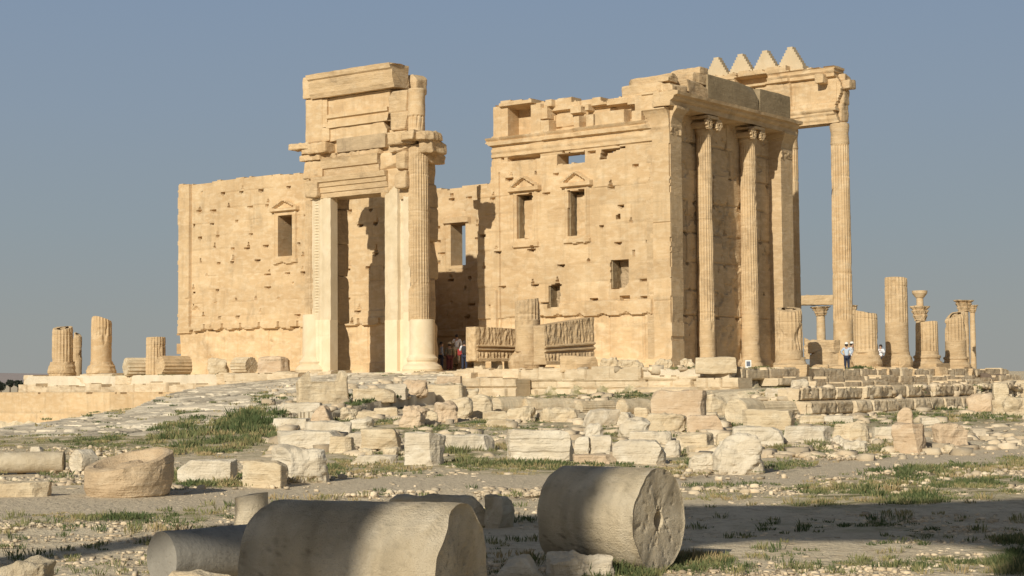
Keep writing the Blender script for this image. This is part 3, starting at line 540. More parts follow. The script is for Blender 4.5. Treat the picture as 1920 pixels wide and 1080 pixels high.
# entablature over the short side
def profile_run(name, pts, axis, a0, a1, org, mat, parent, loc=None, step=.12, nz=.03, seed=0, breaks=None):
    """extrude (offset, z) profile along U or V. offset is outward (-U or -V)"""
    D, O = (V, -U) if axis == 'v' else (U, -V); n = max(2, int((a1-a0)/step)); pp = []
    for i in range(len(pts)):
        p, q = np.array(pts[i], float), np.array(pts[(i+1) % len(pts)], float); k = max(1, int(np.linalg.norm(q-p)/.12))
        for j in range(k): pp.append(p+(q-p)*j/k)
    pp = np.array(pp); m = len(pp); c = pp.mean(0); vs = []
    for i in range(n+1):
        a = a0+(a1-a0)*i/n; X = pp.copy(); nn = fbm(np.stack([np.full(m, a*1.3), X[:, 0]*2, X[:, 1]*2.5], -1)+seed, 4, seed)
        er = np.clip(fbm(np.stack([np.full(m, a*.6), X[:, 0]*.8, X[:, 1]*.8], -1)+seed*2, 3, seed+4)-.18, 0, 1)*(breaks or .0)
        dr = (X-c)/np.maximum(np.linalg.norm(X-c, axis=1, keepdims=True), .01); X = X+dr*(nn[:, None]*nz-er[:, None]); aa = a+nn*.02+(f2(X[:, 0], X[:, 1], 2.5, 2, seed)*.15 if i in (0, n) else 0)
        vs.append(org+aa[:, None]*D+X[:, :1]*O+X[:, 1:]*Z)
    v = np.concatenate(vs); f = []
    for i in range(n):
        for j in range(m): k = (j+1) % m; f.append((i*m+j, i*m+k, (i+1)*m+k, (i+1)*m+j))
    f.append(tuple(range(m))); f.append(tuple(range(n*m+m-1, n*m-1, -1))); return mesh(name, v, f, mat, parent, loc)
zt = hu(1266, 190, -.75)[1]; zb = hu(1266, 209, -.75)[1]
ENT = [(-.9, 16.68), (.28, 16.68), (.3, 16.95), (.42, 17.0), (.5, 17.08), (.52, 17.2), (.74, 17.25), (.78, 17.42), (.5, 17.5), (-.9, 17.5)]
profile_run('cornice', ENT, 'v', -.42, 13.9, K, GOLD2, cella, nz=.04, seed=4, breaks=.25)
b = B(); y_ = .1
va0 = hu(1328, 180, -.15)[0]; va1 = hu(1422, 180, -.15)[0]; va2 = hu(1483, 200, -.15)[0]
b.add(*ublock(-.15, 1.4, va0, va1-.02, 17.52, 18.98, 1, .02, .03, 2)); b.add(*ublock(-.13, 1.4, va1+.02, va2, 17.52, 18.98, 2, .02, .03, 2)); b.done('parapet_block', PATINA, cella)
b = B()
for (ua, ub, va, vb, za, zb_, s_) in ((-.1, 1.3, 1.5, 4.1, 17.5, 18.4, 4), (.1, 3.2, .05, 1.6, 17.5, 18.15, 5), (-.05, 1.2, 2.6, 4.05, 18.35, 18.95, 6), (0.6, 4.0, 1.2, 2.3, 18.1, 18.75, 7), (.0, 2.0, 3.2, 4.1, 18.95, 19.35, 9), (.2, .9, .2, 1.2, 18.15, 18.5, 8), (1.3, 3.0, 1.5, 4.2, 17.4, 18.5, 19), (-.25, .9, -.12, 1.4, 17.45, 17.95, 29)):
    b.add(*ublock(ua, ub, va, vb, za, zb_, s_, .05, .08, 3))
b.done('parapet_block', GOLD2, cella)
# ================================================================ FAR COLONNADE with merlons
VF = 21.06
colon = thing('colonnade_section', 'standing stretch of entablature with four stepped merlons carried by tall columns behind the temple', 'colonnade', W(0, VF, 2.4))
ashC = Ash(-1, 13, 0, 0, 91, courses=[18.2, 18.8, 19.3, 19.6, 20.9, 21.6, 22.0, 23], bl=2.6, hp=.2)
hd1 = rect(1383, 1442, 148, 161, VF-.6)
def dC(S, Zz):
    d, b = ashC(S, Zz, off=.04); n = f2(S, Zz, 2.5, 3, 8)*.05; pr = np.interp(Zz, [18.2, 18.45, 18.5, 18.75, 18.8, 19.0, 19.05, 19.2, 19.25, 19.6, 19.65, 21.2, 21.25, 21.5, 21.55, 21.8, 21.85, 22.3], [0, 0, .08, .08, .16, .16, .28, .3, .12, .12, -.1, -.1, .15, .15, .28, .3, .42, .45])
    er = sst(0, .4, f2(S, Zz, .8, 3, 6)); d = d+pr*(1-.4*er)+n; d = np.where(inr(S, Zz, hd1), -.5, d); d = np.where((S > 3.5) & (S < 5.2) & (Zz < 21.6) & (Zz > 18.4), d+.2, d); return d, (b-.5)*.3
def mC(S, Zz):
    q = f2(S, Zz, 1.5, 3, 5)*.12; return (Zz+q < 22.25-.35*(S < 3.6)-.6*(S < .2)+.0) & (S+q > .05+.25*(Zz < 19)+.2*np.sin(Zz*3)) & (Zz > 18.28)
relief('entablature', W(0, VF-.6, 0), U, -V, -.6, 12.5, 18.2, 22.5, .07, mC, dC, 1.1, GOLD, colon)
b = B()
for (x0, x1, yt, yb, va, vb, s_) in ((1543, 1560, 144, 160, VF-1.3, VF+.2, 1), (1571, 1597, 152, 166, VF-.3, VF+.7, 2), (1553, 1572, 126, 155, VF-.4, VF+.7, 3), (1567, 1586, 140, 160, VF-.1, VF+.8, 4), (1557, 1585, 166, 196, VF-.2, VF+.7, 5), (1566, 1584, 195, 228, VF-.3, VF+.6, 6)):
    a = hv(x0, yt, VF); c = hv(x1, yb, VF); b.add(*ublock(c[0], a[0], va, vb, c[1], a[1], s_, .05, .12, 3))
b.done('broken_cornice', GOLD2, colon)
def merlon(c, par):
    b = B(); n = 7; w0 = .80
    for i in range(n):
        hw = w0*(1-i/n)+.08; v, f = cubegrid(1, 1, 1); h = 1.3/n; z0 = 22.3+i*h; v = v*np.array([hw, .25, h/2]); v = rotz(v, UA)+W(c, VF-.1, z0+h/2); b.add(v, f)
    return b.done('merlon', MERL, par)
for mx, my in ((1346, 108), (1391, 102), (1437, 96), (1484, 90)):
    merlon(hv(mx, my, VF-.1)[0], colon)
v, f = ublock(hv(1508, 100, VF-.2)[0], hv(1268, 100, VF)[0], VF-.45, VF+.4, 21.95, 22.31, 3, .015, .02, 0, res=.5); mesh('merlon_base', v, f, MERL, colon)
for i, (cu, base) in enumerate(((hv(1577, 400, VF)[0], 0), (hv(1490.5, 400, VF)[0]+.35, 1), (9.6, 2), (13.9, 3))):
    cw = W(cu, VF, 0); v, f = shaft(cw[0], cw[1], .635, .575, 2.4, 16.9, 22, seed=60+i, fl=(5.6, 16.85), broken=0, dmg=.03, dz=.12, joints=3.1); col = mesh('column', v, f, GOLD, colon)
    v, f = lathe([(.56, 16.88), (.60, 16.95), (.58, 17.1), (.56, 17.6), (.62, 18.05), (.6, 18.22), (.45, 18.3)], 40, cw[0], cw[1]); v = v+fbm(v*2, 3, i)[:, None]*.04; mesh('capital', v, f, GOLD2, col, smooth=True)
# ================================================================ PORTAL
PV = -7.2
portal = thing('monumental_portal', 'tall free-standing carved stone portal with empty doorway in front of the temple wall', 'portal', W(16, PV, 2.3))
def pb(x0, x1, yt, yb, va=PV, vb=PV+1.6, seed=0, rough=.03, rnd_=.06, chips=2, res=.1, rb=False, **k):
    a = hv(x0, yt, va); c = hv(x1, yb, vb if rb else va);
    if rb and c[0] > a[0]-.5: c = (a[0]-.5, c[1])
    zb_ = hv(x0, yb, va)[1]; return ublock(c[0], a[0], va, vb, zb_, a[1], seed, rough, rnd_, chips, res, maxn=40, **k)
def fmx(S, edges):   # fascia profile helper
    return np.interp(S, edges[0], edges[1])
# left jamb : relief with vertical mouldings
uL0, uL1 = hv(619, 600, PV)[0], hv(579, 600, PV)[0]; uR0, uR1 = hv(768, 600, PV)[0], hv(722, 600, PV)[0]
def dJL(S, Zz):
    n = f2(S, Zz, 3, 3, 8)*.015; t = (S-uL0)/(uL1-uL0); lo = Zz < 5.5; d = np.interp(t, [0, .16, .18, .34, .36, .5, .52, .70, .72, .8, .82, 1], [0, 0, .04, .04, .0, 0, .05, .05, .12, .12, -.25, -.25])
    car = (t > .53) & (t < .7) & ~lo; d = d+np.where(car, .035*np.sin(Zz*38)*(vn(np.stack([S*3, Zz*2, S*0], -1)) > -.4), 0)+np.where(lo, 0, n*2-.05)
    d = np.where(np.abs(Zz-4.55) < .03, d-.015, d); return d, np.where(lo, .55, 0)+n
o = relief('door_jamb', K-V*7.2, U, -V, uL0, uL1, 2.35, 12.6, .05, None, dJL, .62, PALE, portal)
def dJR(S, Zz):
    n = f2(S, Zz, 3, 3, 18)*.02; t = (uR1-S)/(uR1-uR0); lo = Zz < 5.35+.4*(t > .7); d = np.interp(t, [0, .50, .53, .72, .75, 1], [.0, .0, -.22, -.22, -.02, -.02])
    car = (t < .5) & ~lo; d = d+np.where(lo, .02, n*2-.03-np.where(car, .02*np.sin(S*60), 0)); return d, np.where(lo, .55, .05)+n
relief('door_jamb', K-V*7.2, U, -V, uR0, uR1, 2.35, 13.3, .05, None, dJR, .6, PALE, portal)
b = B(); zz = 2.35; i = 0     # rough inner reveal of the left jamb, block by block
for zz, z1, off in ((2.35, 5.3, .05), (5.3, 8.05, -.02), (8.05, 9.9, .08), (9.9, 11.9, -.05), (11.9, 13.2, .1)):
    b.add(*ublock(uL0+.42+off*.5, uL1-.1, PV+.55, PV+2.1+off, zz, z1, i+40, .05, .06, 3, .12)); i += 1
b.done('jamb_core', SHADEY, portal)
b = B()
for zz, z1, off in ((2.35, 5.3, .0), (5.3, 7.6, .12), (7.6, 9.7, -.05), (9.7, 11.6, .1), (11.6, 12.9, .05), (12.9, 14.6, .2)):
    b.add(*ublock(hv(818+off*14, 500, PV+1.9)[0], uR1-.35, PV+.5, PV+2.2+off*.5, zz, z1, i+50, .07, .1, 4, .12)); i += 1
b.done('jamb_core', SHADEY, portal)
# right engaged column
cR = W(hv(786, 500, PV+.35)[0], PV+.35, 0); v, f = shaft(cR[0], cR[1], .60, .56, 5.25, 15.0, 24, seed=5, fl=(5.2, 15.1), broken=.15, dmg=.12, dz=.08, joints=2.0)
colR = mesh('engaged_column', v, f, GOLD2, portal)
cB = W(hv(791, 500, PV+.3)[0], PV+.3, 0); v, f = lathe([(1.0, 2.4), (1.05, 2.45), (1.1, 2.6), (1.04, 2.78), (.86, 2.9), (.80, 3.0), (.85, 3.1), (.86, 3.2), (.76, 3.3), (.70, 3.4), (.69, 4.4), (.683, 4.41), (.69, 4.43), (.69, 5.3), (.6, 5.32)], 64, cB[0], cB[1]); mesh('column_base', v, f, PALE, colR, smooth=False, tint=.45)
_u = hv(791, 500, PV+.3)[0]; v, f = ublock(_u-1.15, _u+1.15, PV-.9, PV+1.4, 2.2, 2.5, 3, .01, .03, 0); mesh('plinth', v, f, PALE, portal, tint=.4)
cL = W(20.0, PV+.35, 0); v, f = shaft(cL[0], cL[1], .55, .5, 5.4, 12.5, 24, seed=15, fl=(5.2, 15.1), broken=.1, dmg=.05, dz=.12); colL = mesh('engaged_column', v, f, GOLD2, portal)
v, f = lathe([(1.02, 2.35), (1.05, 2.5), (1.1, 2.65), (.95, 2.85), (.8, 2.95), (.86, 3.1), (.72, 3.25), (.66, 3.4), (.65, 5.8), (.5, 5.85)], 48, cL[0], cL[1]); mesh('column_base', v, f, PALE, colL, smooth=False, tint=.45)
v, f = ublock(19.0, 21.2, PV-.9, PV+.9, 2.2, 2.42, 3, .01, .03, 0); mesh('plinth', v, f, PALE, portal, tint=.4)
# lintel with three fasciae
zl0, zl1 = hv(623, 370, PV)[1], hv(600, 338, PV)[1]
profile_run('lintel', [(-1.6, zl0), (.0, zl0), (.02, zl0+.28), (.09, zl0+.3), (.1, zl0+.6), (.18, zl0+.63), (.2, zl0+.85), (.3, zl0+.9), (.34, zl0+1.2), (-1.6, zl0+1.2)], 'u', hv(728, 360, PV)[0], hv(590, 372, PV)[0], K-V*7.2, GOLD2, portal, nz=.03, seed=2, breaks=.15)
b = B(); b.add(*pb(568, 592, 340, 372, PV-.45, PV+1.2, 1, .06, .15, 4)); b.done('console', GOLD2, portal); b = B(); b.add(*pb(738, 760, 320, 354, PV-.45, PV+.8, 2, .04, .12, 3)); b.done('console', GOLD2, portal)
b = B()   # core masonry above the door
b.add(*pb(572, 607, 300, 340, PV+.05, PV+1.8, 3, .05, .1, 3)); b.add(*pb(712, 752, 318, 372, PV+.0, PV+1.8, 4, .04, .08, 3)); b.add(*pb(712, 757, 286, 320, PV-.1, PV+1.8, 5, .06, .12, 4))
b.add(*pb(590, 760, 262, 345, PV+.35, PV+1.9, 6, .03, .03, 1)); b.add(*pb(748, 768, 288, 374, PV+.05, PV+1.6, 16, .04, .06, 2)); b.done('masonry', GOLD, portal)
zf0, zf1 = hv(607, 335, PV)[1], hv(607, 299, PV)[1]
profile_run('frieze', [(-.5, zf0), (.0, zf0), (.03, zf0+.5), (.14, zf0+.55), (.18, zf0+1.0), (.22, zf1), (-.5, zf1)], 'u', hv(711, 310, PV)[0], hv(605, 310, PV)[0], K-V*7.2, GOLD2, portal, nz=.025, seed=5, breaks=.1)
b = B()
for x0, x1, yt, yb, s_ in ((600, 628, 288, 300, 1), (628, 672, 287, 299, 2), (672, 714, 281, 297, 3)): b.add(*pb(x0, x1, yt, yb, PV+.05, PV+1, s_, .07, .3, 3))
b.done('rubble_course', GOLD2, portal)
# left broken cornice / capital
b = B()
for x0, x1, yt, yb, va, s_ in ((541, 575, 271, 282, PV-.5, 1), (553, 600, 272, 291, PV-.35, 2), (571, 610, 270, 290, PV-.45, 13), (561, 606, 292, 303, PV-.2, 3), (565, 606, 303, 338, PV-.05, 4), (572, 604, 318, 336, PV-.15, 14)): b.add(*pb(x0, x1, yt, yb, va, PV+1.4, s_, .06, .14, 4))
b.done('cornice', GOLD, portal)
v, f = pb(609, 722, 263, 289, PV+.02, PV+1.4, 7, .015, .03, 1); mesh('cornice_bed', v, f, SHADEY, portal, tint=.2)
# right broken cornice: spreading jagged blocks
b = B()
for x0, x1, yt, yb, va, vb, s_ in ((724, 768, 248, 273, PV-.55, PV+1.6, 1), (742, 812, 246, 264, PV-.85, PV+.9, 2), (772, 835, 247, 263, PV-.5, PV+1.0, 3), (782, 838, 262, 287, PV-.1, PV+1.3, 4), (730, 772, 270, 286, PV-.25, PV+1.5, 5), (740, 762, 286, 318, PV-.25, PV+1.2, 6), (785, 821, 284, 304, PV+.3, PV+2.0, 8)):
    b.add(*pb(x0, x1, yt, yb, va, vb, s_, .06, .12, 5, .09, rb=x1 > 790))
b.done('cornice', GOLD2, portal)
# attic storey
b = B(); b.add(*pb(571, 604, 186, 271, PV+.05, PV+1.6, 21, .03, .12, 1, taper=0)); b.add(*pb(567, 583, 145, 186, PV-.05, PV+1.6, 22, .03, .08, 2)); b.add(*pb(601, 613, 186, 240, PV+.12, PV+1.5, 23, .02, .05, 1)); b.add(*pb(602, 617, 240, 266, PV-.05, PV+1.5, 24, .03, .1, 2))
b.done('attic_pilaster', GOLD, portal)
b = B(); b.add(*pb(727, 766, 172, 214, PV+.02, PV+1.5, 25, .04, .1, 3)); b.add(*pb(731, 767, 212, 246, PV+.0, PV+1.5, 26, .04, .12, 3)); b.done('attic_pilaster', GOLD2, portal)
cA = W(hv(781, 200, PV+.4)[0], PV+.4, 0); v, f = lathe([(.46, 15.4), (.46, 15.7), (.47, 16.2), (.48, 16.45), (.46, 16.5), (.50, 16.6), (.46, 17.2), (.47, 17.8), (.50, 18.0), (.46, 18.08)], 36, cA[0], cA[1], lambda A, z_, r_: r_-.05*(np.sin(A*12) > .3)*((z_ > 16.1) & (z_ < 16.6))); v = v+fbm(v*1.5, 3, 7)[:, None]*np.array([.07, .07, .03]); mesh('attic_column', v, f, GOLD, portal)
b = B(); b.add(*pb(605, 731, 186, 240, PV+.25, PV+1.4, 27, .02, .03, 0)); b.done('attic_panel', GOLD, portal)
for xx in (635, 655, 672, 700):   # shallow carved strips on the panel
    pass
z0_, z1_ = hv(613, 241, PV)[1], hv(613, 216, PV)[1]
profile_run('attic_moulding', [(-.4, z0_), (.05, z0_), (.06, z0_+.35), (-.02, z0_+.4), (-.02, z0_+.48), (.12, z0_+.55), (.1, z1_), (-.4, z1_)], 'u', hv(727, 225, PV)[0], hv(613, 225, PV)[0], K-V*7.2, GOLD, portal, nz=.02, seed=9, breaks=.08)
b = B(); b.add(*pb(613, 735, 240, 266, PV+.08, PV+1.4, 28, .04, .06, 2)); b.done('masonry', GOLD, portal)
zt0 = hv(588, 186, PV)[1]
profile_run('attic_cornice', [(-1.2, zt0+.02), (.1, zt0), (.2, zt0+.25), (.22, zt0+.55), (.3, zt0+.85), (.3, zt0+1.0), (.4, zt0+1.08), (.42, zt0+1.36), (-1.2, zt0+1.36)], 'u', hv(743, 150, PV)[0]+.1, hv(584, 150, PV)[0], K-V*7.2, GOLD2, portal, nz=.04, seed=12, breaks=.12)
b = B(); b.add(*ublock(13.0, 14.2, PV+1.35, PV+2.3, 18.05, 19.2, 5, .05, .1, 4)); b.done('attic_block', GOLD2, portal)
# ================================================================ PODIUM AND TERRACE WALLS
o = relief('temple_platform', K, U, Z, -8.15, 45.1, -8.2, 23.8, .45, lambda s, t: ~((s > 8.0) & (s < 17.2) & (t < -7.9)), lambda s, t: (2.44+f2(s, t, .9, 3, 2)*.05+0*s, f2(s, t, .3, 2, 4)*.3), 1.2, PAVE, T=V); o['kind'] = 'structure'
def wallthing(name, label, org, S, Nn, s0, s1, z0, z1, ash, bulge, mat, seed, top=.15, res=.07, thick=1.0, steps=None, rough=.04, cat='wall', lean=0):
    def msk(s, z): 
        q = f2(s, z, 1.5, 2, seed)*.05; bid = hsh(np.floor(s/1.6+.3), s*0, s*0, seed); return z+q < z1-top*bid*(z > z1-.5)-top*.6*np.clip(f2(s, z*0, .5, 2, seed)-.1, 0, 1)
    def dsp(s, z):
        k = np.clip(np.searchsorted(ash.z, z, side='right')-1, 0, len(ash.z)-1); jd = np.full(s.shape, 9.); bid = np.zeros(s.shape)
        for i in range(len(ash.z)):
            m = k == i
            if m.any():
                q = np.clip(np.searchsorted(ash.j[i], s[m])-1, 0, len(ash.j[i])-2); jd[m] = np.minimum(s[m]-ash.j[i][q], ash.j[i][q+1]-s[m]); bid[m] = hsh(q, q*0+i, q*0, seed)
        zn = np.minimum(z-ash.z[k], ash.z[np.minimum(k+1, len(ash.z)-1)]-z); e = np.minimum(jd, np.where(zn < 0, 9, zn)); d = bulge*(np.sqrt(np.clip(e/.09, 0, 1))-1)+(bid-.5)*bulge*1.2; bid = bid-.7*(e < .05)
        d = d+f2(s, z*2, 1.6, 4, seed+3)*rough+f2(s, z, 5, 2, seed)*rough*.4
        if steps:
            for zs, dd in steps: d = d+np.where(z < zs, dd, 0)
        return d+lean*(z0-z), (bid-.5)*.45+f2(s, z, .4, 2, seed)*.2
    o = relief(name, org, S, Nn, s0, s1, z0, z1, res, msk, dsp, thick, mat, loc=org+S*(s0+s1)/2+Z*z0); return tag(o, label, cat)
wallthing('platform_wall', 'pale retaining wall of cut blocks topped by long slabs, right of the paved ramp', K-V*8.45, U, -V, -3.4, 8.9, .7, 2.62, Ash(-4, 10, 0, 0, 3, courses=[.7, 1.15, 1.52, 1.95, 2.63], bl=1.35, hp=0), .10, ROCK if False else CREAM, 5, steps=[(1.93, -.12), (1.5, .06), (1.1, .35)], rough=.05)
wallthing('platform_wall', 'broken stepped footing of the temple platform below the corner column stump', K-V*8.6, U, -V, -8.4, -3.3, .6, 2.15, Ash(-9, 0, 0, 0, 31, courses=[.6, 1.1, 1.55, 1.9, 2.2], bl=1.5, hp=0), .16, CREAM, 7, top=.5, steps=[(1.55, .4), (1.1, .5)], rough=.08)
wallthing('platform_wall', 'smooth pale golden platform wall at the far left, beyond the paved ramp', K-V*10.2, U, -V, 16, 66, -2.2, 1.42, Ash(15, 70, 0, 0, 13, courses=[-2.2, -1, .1, 1.42], bl=2.4, hp=0), .02, GOLD, 9, top=.06, res=.12, rough=.02)
wallthing('platform_wall', 'low irregular step of worn blocks under the left column stumps', K-V*9.1, U, -V, 17.5, 44.6, 1.2, 2.05, Ash(15, 52, 0, 0, 15, courses=[1.2, 2.06], bl=1.7, hp=0), .22, CREAM, 10, top=.3, rough=.1, thick=1.6)
wallthing('platform_wall', 'upper row of worn blocks carrying the left column stumps', K-V*8.2, U, -V, 17.3, 45.3, 1.8, 2.6, Ash(15, 52, 0, 0, 16, courses=[1.8, 2.6], bl=2.1, hp=0), .25, CREAM, 11, top=.25, rough=.12, thick=1.6)
wallthing('terrace_wall', 'two-course terrace wall of bulky rounded blocks at the right, before the column stumps', K-U*15, V, -U, -14.3, 4.6, .1, 1.62, Ash(-15, 6, 0, 0, 18, courses=[.1, .42, 1.02, 1.63], bl=1.45, hp=0), .20, CREAM, 12, top=.12, rough=.11, steps=[(1.02, .38), (.42, .12)], res=.055)
for i, (uu, z0_, z1_, sd, lb) in enumerate(((-8.5, 1.9, 2.5, 21, 'top row of the long low platform steps below the right column stumps'), (-9.3, 1.6, 2.1, 22, 'middle row of the long low platform steps below the right column stumps'), (-10.2, 1.3, 1.82, 23, 'lowest row of the long low platform steps at the right, half hidden in grass'))):
    wallthing('platform_step', lb, K+U*uu, V, -U, -7.5+i*2, 26, z0_, z1_, Ash(-9, 27, 0, 0, sd, courses=[z0_, z1_+.02], bl=1.9, hp=0), .12, CREAM, sd, top=.16, rough=.06, thick=1.0)
# ================================================================ STANDING COLUMN STUMPS
def stump(x0, x1, yt, yb, P, label, fl=None, base='round', mat=GOLD2, seed=0, broken=.25, group='broken columns of the temple colonnade', zb=2.44, plinth=None, dmg=.09):
    d = dep(P); r = (x1-x0)*d/F/2; zt = 2+((C+ray((x0+x1)/2, yt)*d)[2]-2); zlow = (C+ray((x0+x1)/2, yb)*d)[2]; zb = min(zb, zlow)
    t = thing('column_stump', label, 'column', (P[0], P[1], zb), group); hb = .85 if base != 'none' else 0
    z0 = zlow+hb if base != 'none' else zlow
    v, f = shaft(P[0], P[1], r, r*.97, z0, zt, 20, seed, fl or (zt, None), broken=broken, dmg=dmg, dz=.07, joints=1.9); mesh('shaft', v, f, mat, t)
    if base == 'worn':
        v, f = lathe([(r*1.22, zb-.1), (r*1.3, zb+.15), (r*1.36, zlow+.2), (r*1.36, zlow+.35), (r*1.28, zlow+.5), (r*1.27, zlow+.62), (r*1.06, zlow+.74), (r*1.0, z0+.08)], 48, P[0], P[1]); v = v+fbm(v*1.3, 4, seed+9)[:, None]*np.array([.30, .30, .06]); mesh('base', v, f, mat, t)
    elif base == 'round':
        v, f = lathe([(r*1.4, zb-.1), (r*1.42, zlow+.15), (r*1.3, zlow+.3), (r*1.12, zlow+.38), (r*1.1, zlow+.5), (r*1.2, zlow+.55), (r*1.2, zlow+.65), (r*1.02, zlow+.72), (r, z0+.1)], 44, P[0], P[1]); v = v+fbm(v*1.6, 3, seed+9)[:, None]*np.array([.06, .06, .02]); mesh('base', v, f, mat, t)
    if plinth:
        v, f = rockv(r*2*plinth, r*2*plinth, zlow-zb+.3, seed, .02, .03, 1); mesh('plinth', rotz(v, UA)+np.array([P[0], P[1], zlow-plinth*0-.3 if zlow-zb < .1 else zb-.1]), f, mat, t)
    return t
def onrow(x, v=None, u=None):
    if v is not None: a, z = hv(x, 690, v); return W(a, v, 0)
    a, z = hu(x, 690, u); return W(u, a, 0)
stump(97, 136, 613, 705, onrow(117, v=-7.2), 'leftmost fluted column stump on a worn round base, at the far left', base='worn', seed=1, fl=(3, None))
stump(136, 153, 625, 705, onrow(145, v=-3), 'thin fluted stump peeking out behind the leftmost column stump', base='none', seed=2, fl=(2, None), broken=.3)
stump(170, 209, 595, 705, onrow(190, v=-7.2), 'tall stump with flutes only near its top, second from the left', base='worn', seed=3, fl=(5.0, None), mat=GOLD)
stump(273, 310, 632, 705, onrow(292, v=-7.2), 'short cleanly fluted drum stump between the lying drums and the left temple wall', base='none', seed=4, fl=(2, None), broken=.05)
stump(968, 1016, 560, 690, onrow(990, v=-7.2), 'stump with half-worn flutes standing between the two carved beams', base='worn', seed=5, fl=(5.1, None), broken=.12)
P1 = onrow(1481, u=-6.9)
stump(1457, 1507, 577, 705, P1, 'broad stump with a sloping broken top at the temple corner, left of the men', base='worn', seed=6, fl=(3.4, None), broken=.22, dmg=.12)
stump(1602, 1646, 583, 690, onrow(1625, u=-6.9), 'round-shouldered fluted stump just right of the man in the white cap', base='worn', seed=7, fl=(3.5, None), broken=.2, plinth=1.5)
stump(1659, 1702, 520, 690, onrow(1683, u=-6.9), 'tallest of the right-hand stumps, fluted in its upper half', base='worn', seed=8, fl=(5.1, None), broken=.1, plinth=None)
stump(1716, 1758, 603, 688, onrow(1739, u=-6.9), 'short stump with a moulded base on a square plinth, second from the right', base='round', seed=9, fl=(3.4, None), broken=.1, plinth=1.5, zb=1.9)
stump(1771, 1810, 587, 690, onrow(1793, u=-6.9), 'rightmost stump with a slanting top on a moulded base', base='round', seed=10, fl=(4.2, None), broken=.4, plinth=1.4)
# distant portico columns
def corinth(x0, x1, yt, ycap, yb, D, label, extra=None, seed=0, mat=GOLD):
    xc = (x0+x1)/2; P = C+ray(xc, 600)*D; pz = lambda y: (C+ray(xc, y)*D)[2]; r = (x1-x0)*D/F/2; zb = min(pz(yb), 2.2); t = thing('distant_column', label, 'column', (P[0], P[1], zb), 'far portico columns')
    v, f = shaft(P[0], P[1], r, r*.88, zb, pz(ycap), 0 or 12, seed, (99, None), broken=0, dmg=.02, dz=.3, per=3); mesh('shaft', v, f, mat, t)
    a, b_ = pz(ycap), pz(yt); h = b_-a; v, f = lathe([(r*.95, a), (r*1.15, a+h*.05), (r*1.0, a+h*.1), (r*1.35, a+h*.36), (r*1.15, a+h*.42), (r*1.6, a+h*.70), (r*1.3, a+h*.76), (r*1.85, a+h*.92), (r*1.9, a+h)], 32, P[0], P[1], lambda A, z_, q: q*(1+.10*np.sin(A*8+z_*4)))
    v = v+fbm(v*2.2, 3, seed)[:, None]*.1; mesh('capital', v, f, GOLD2, t)
    if extra:
        for (e0, e1, et, eb, nm) in extra:
            rr = (e1-e0)*D/F/2; v, f = lathe([(rr*(.55 if nm == 'bracket' else 1), pz(eb)), (rr*(.95 if nm == 'bracket' else 1), pz(eb)*.4+pz(et)*.6), (rr, pz(et))], 28, P[0], P[1]); v = v+fbm(v*1.5, 2, seed)[:, None]*.03; mesh(nm, v, f, mat, t)
    return t
corinth(1530, 1548, 575, 592, 700, 150, 'far column with a worn capital under the beam, left of the tall column', seed=1)
corinth(1594, 1604, 572, 590, 700, 152, 'far column seen in the gap right of the tall column', seed=2)
corinth(1716, 1735, 574, 602, 705, 145, 'far column with leafy capital and a narrow shaft and dish standing on top of it', [(1717, 1730, 558, 575, 'upper_shaft'), (1711, 1740, 545, 558, 'bracket')], seed=3)
corinth(1798, 1817, 563, 584, 705, 142, 'nearer of the two far columns at the right end, with a broad capital', seed=4)
corinth(1818, 1829, 572, 586, 705, 150, 'thin far column beside the broad-capital column at the right end', seed=5)
D = 150; a = C+ray(1494, 563)*D; c = C+ray(1562, 563)*D; v, f = rockv(abs(c[0]-a[0]), 1.2, 18*D/F, 3, .06, .05, 2); v[:, :2] += (a[:2]+c[:2])/2; v[:, 2] += (C+ray(1530, 572)*D)[2]
tag(mesh('stone_beam', v, f, GOLD2), 'pale stone beam lying across the far columns, left of the tall column', 'beam')
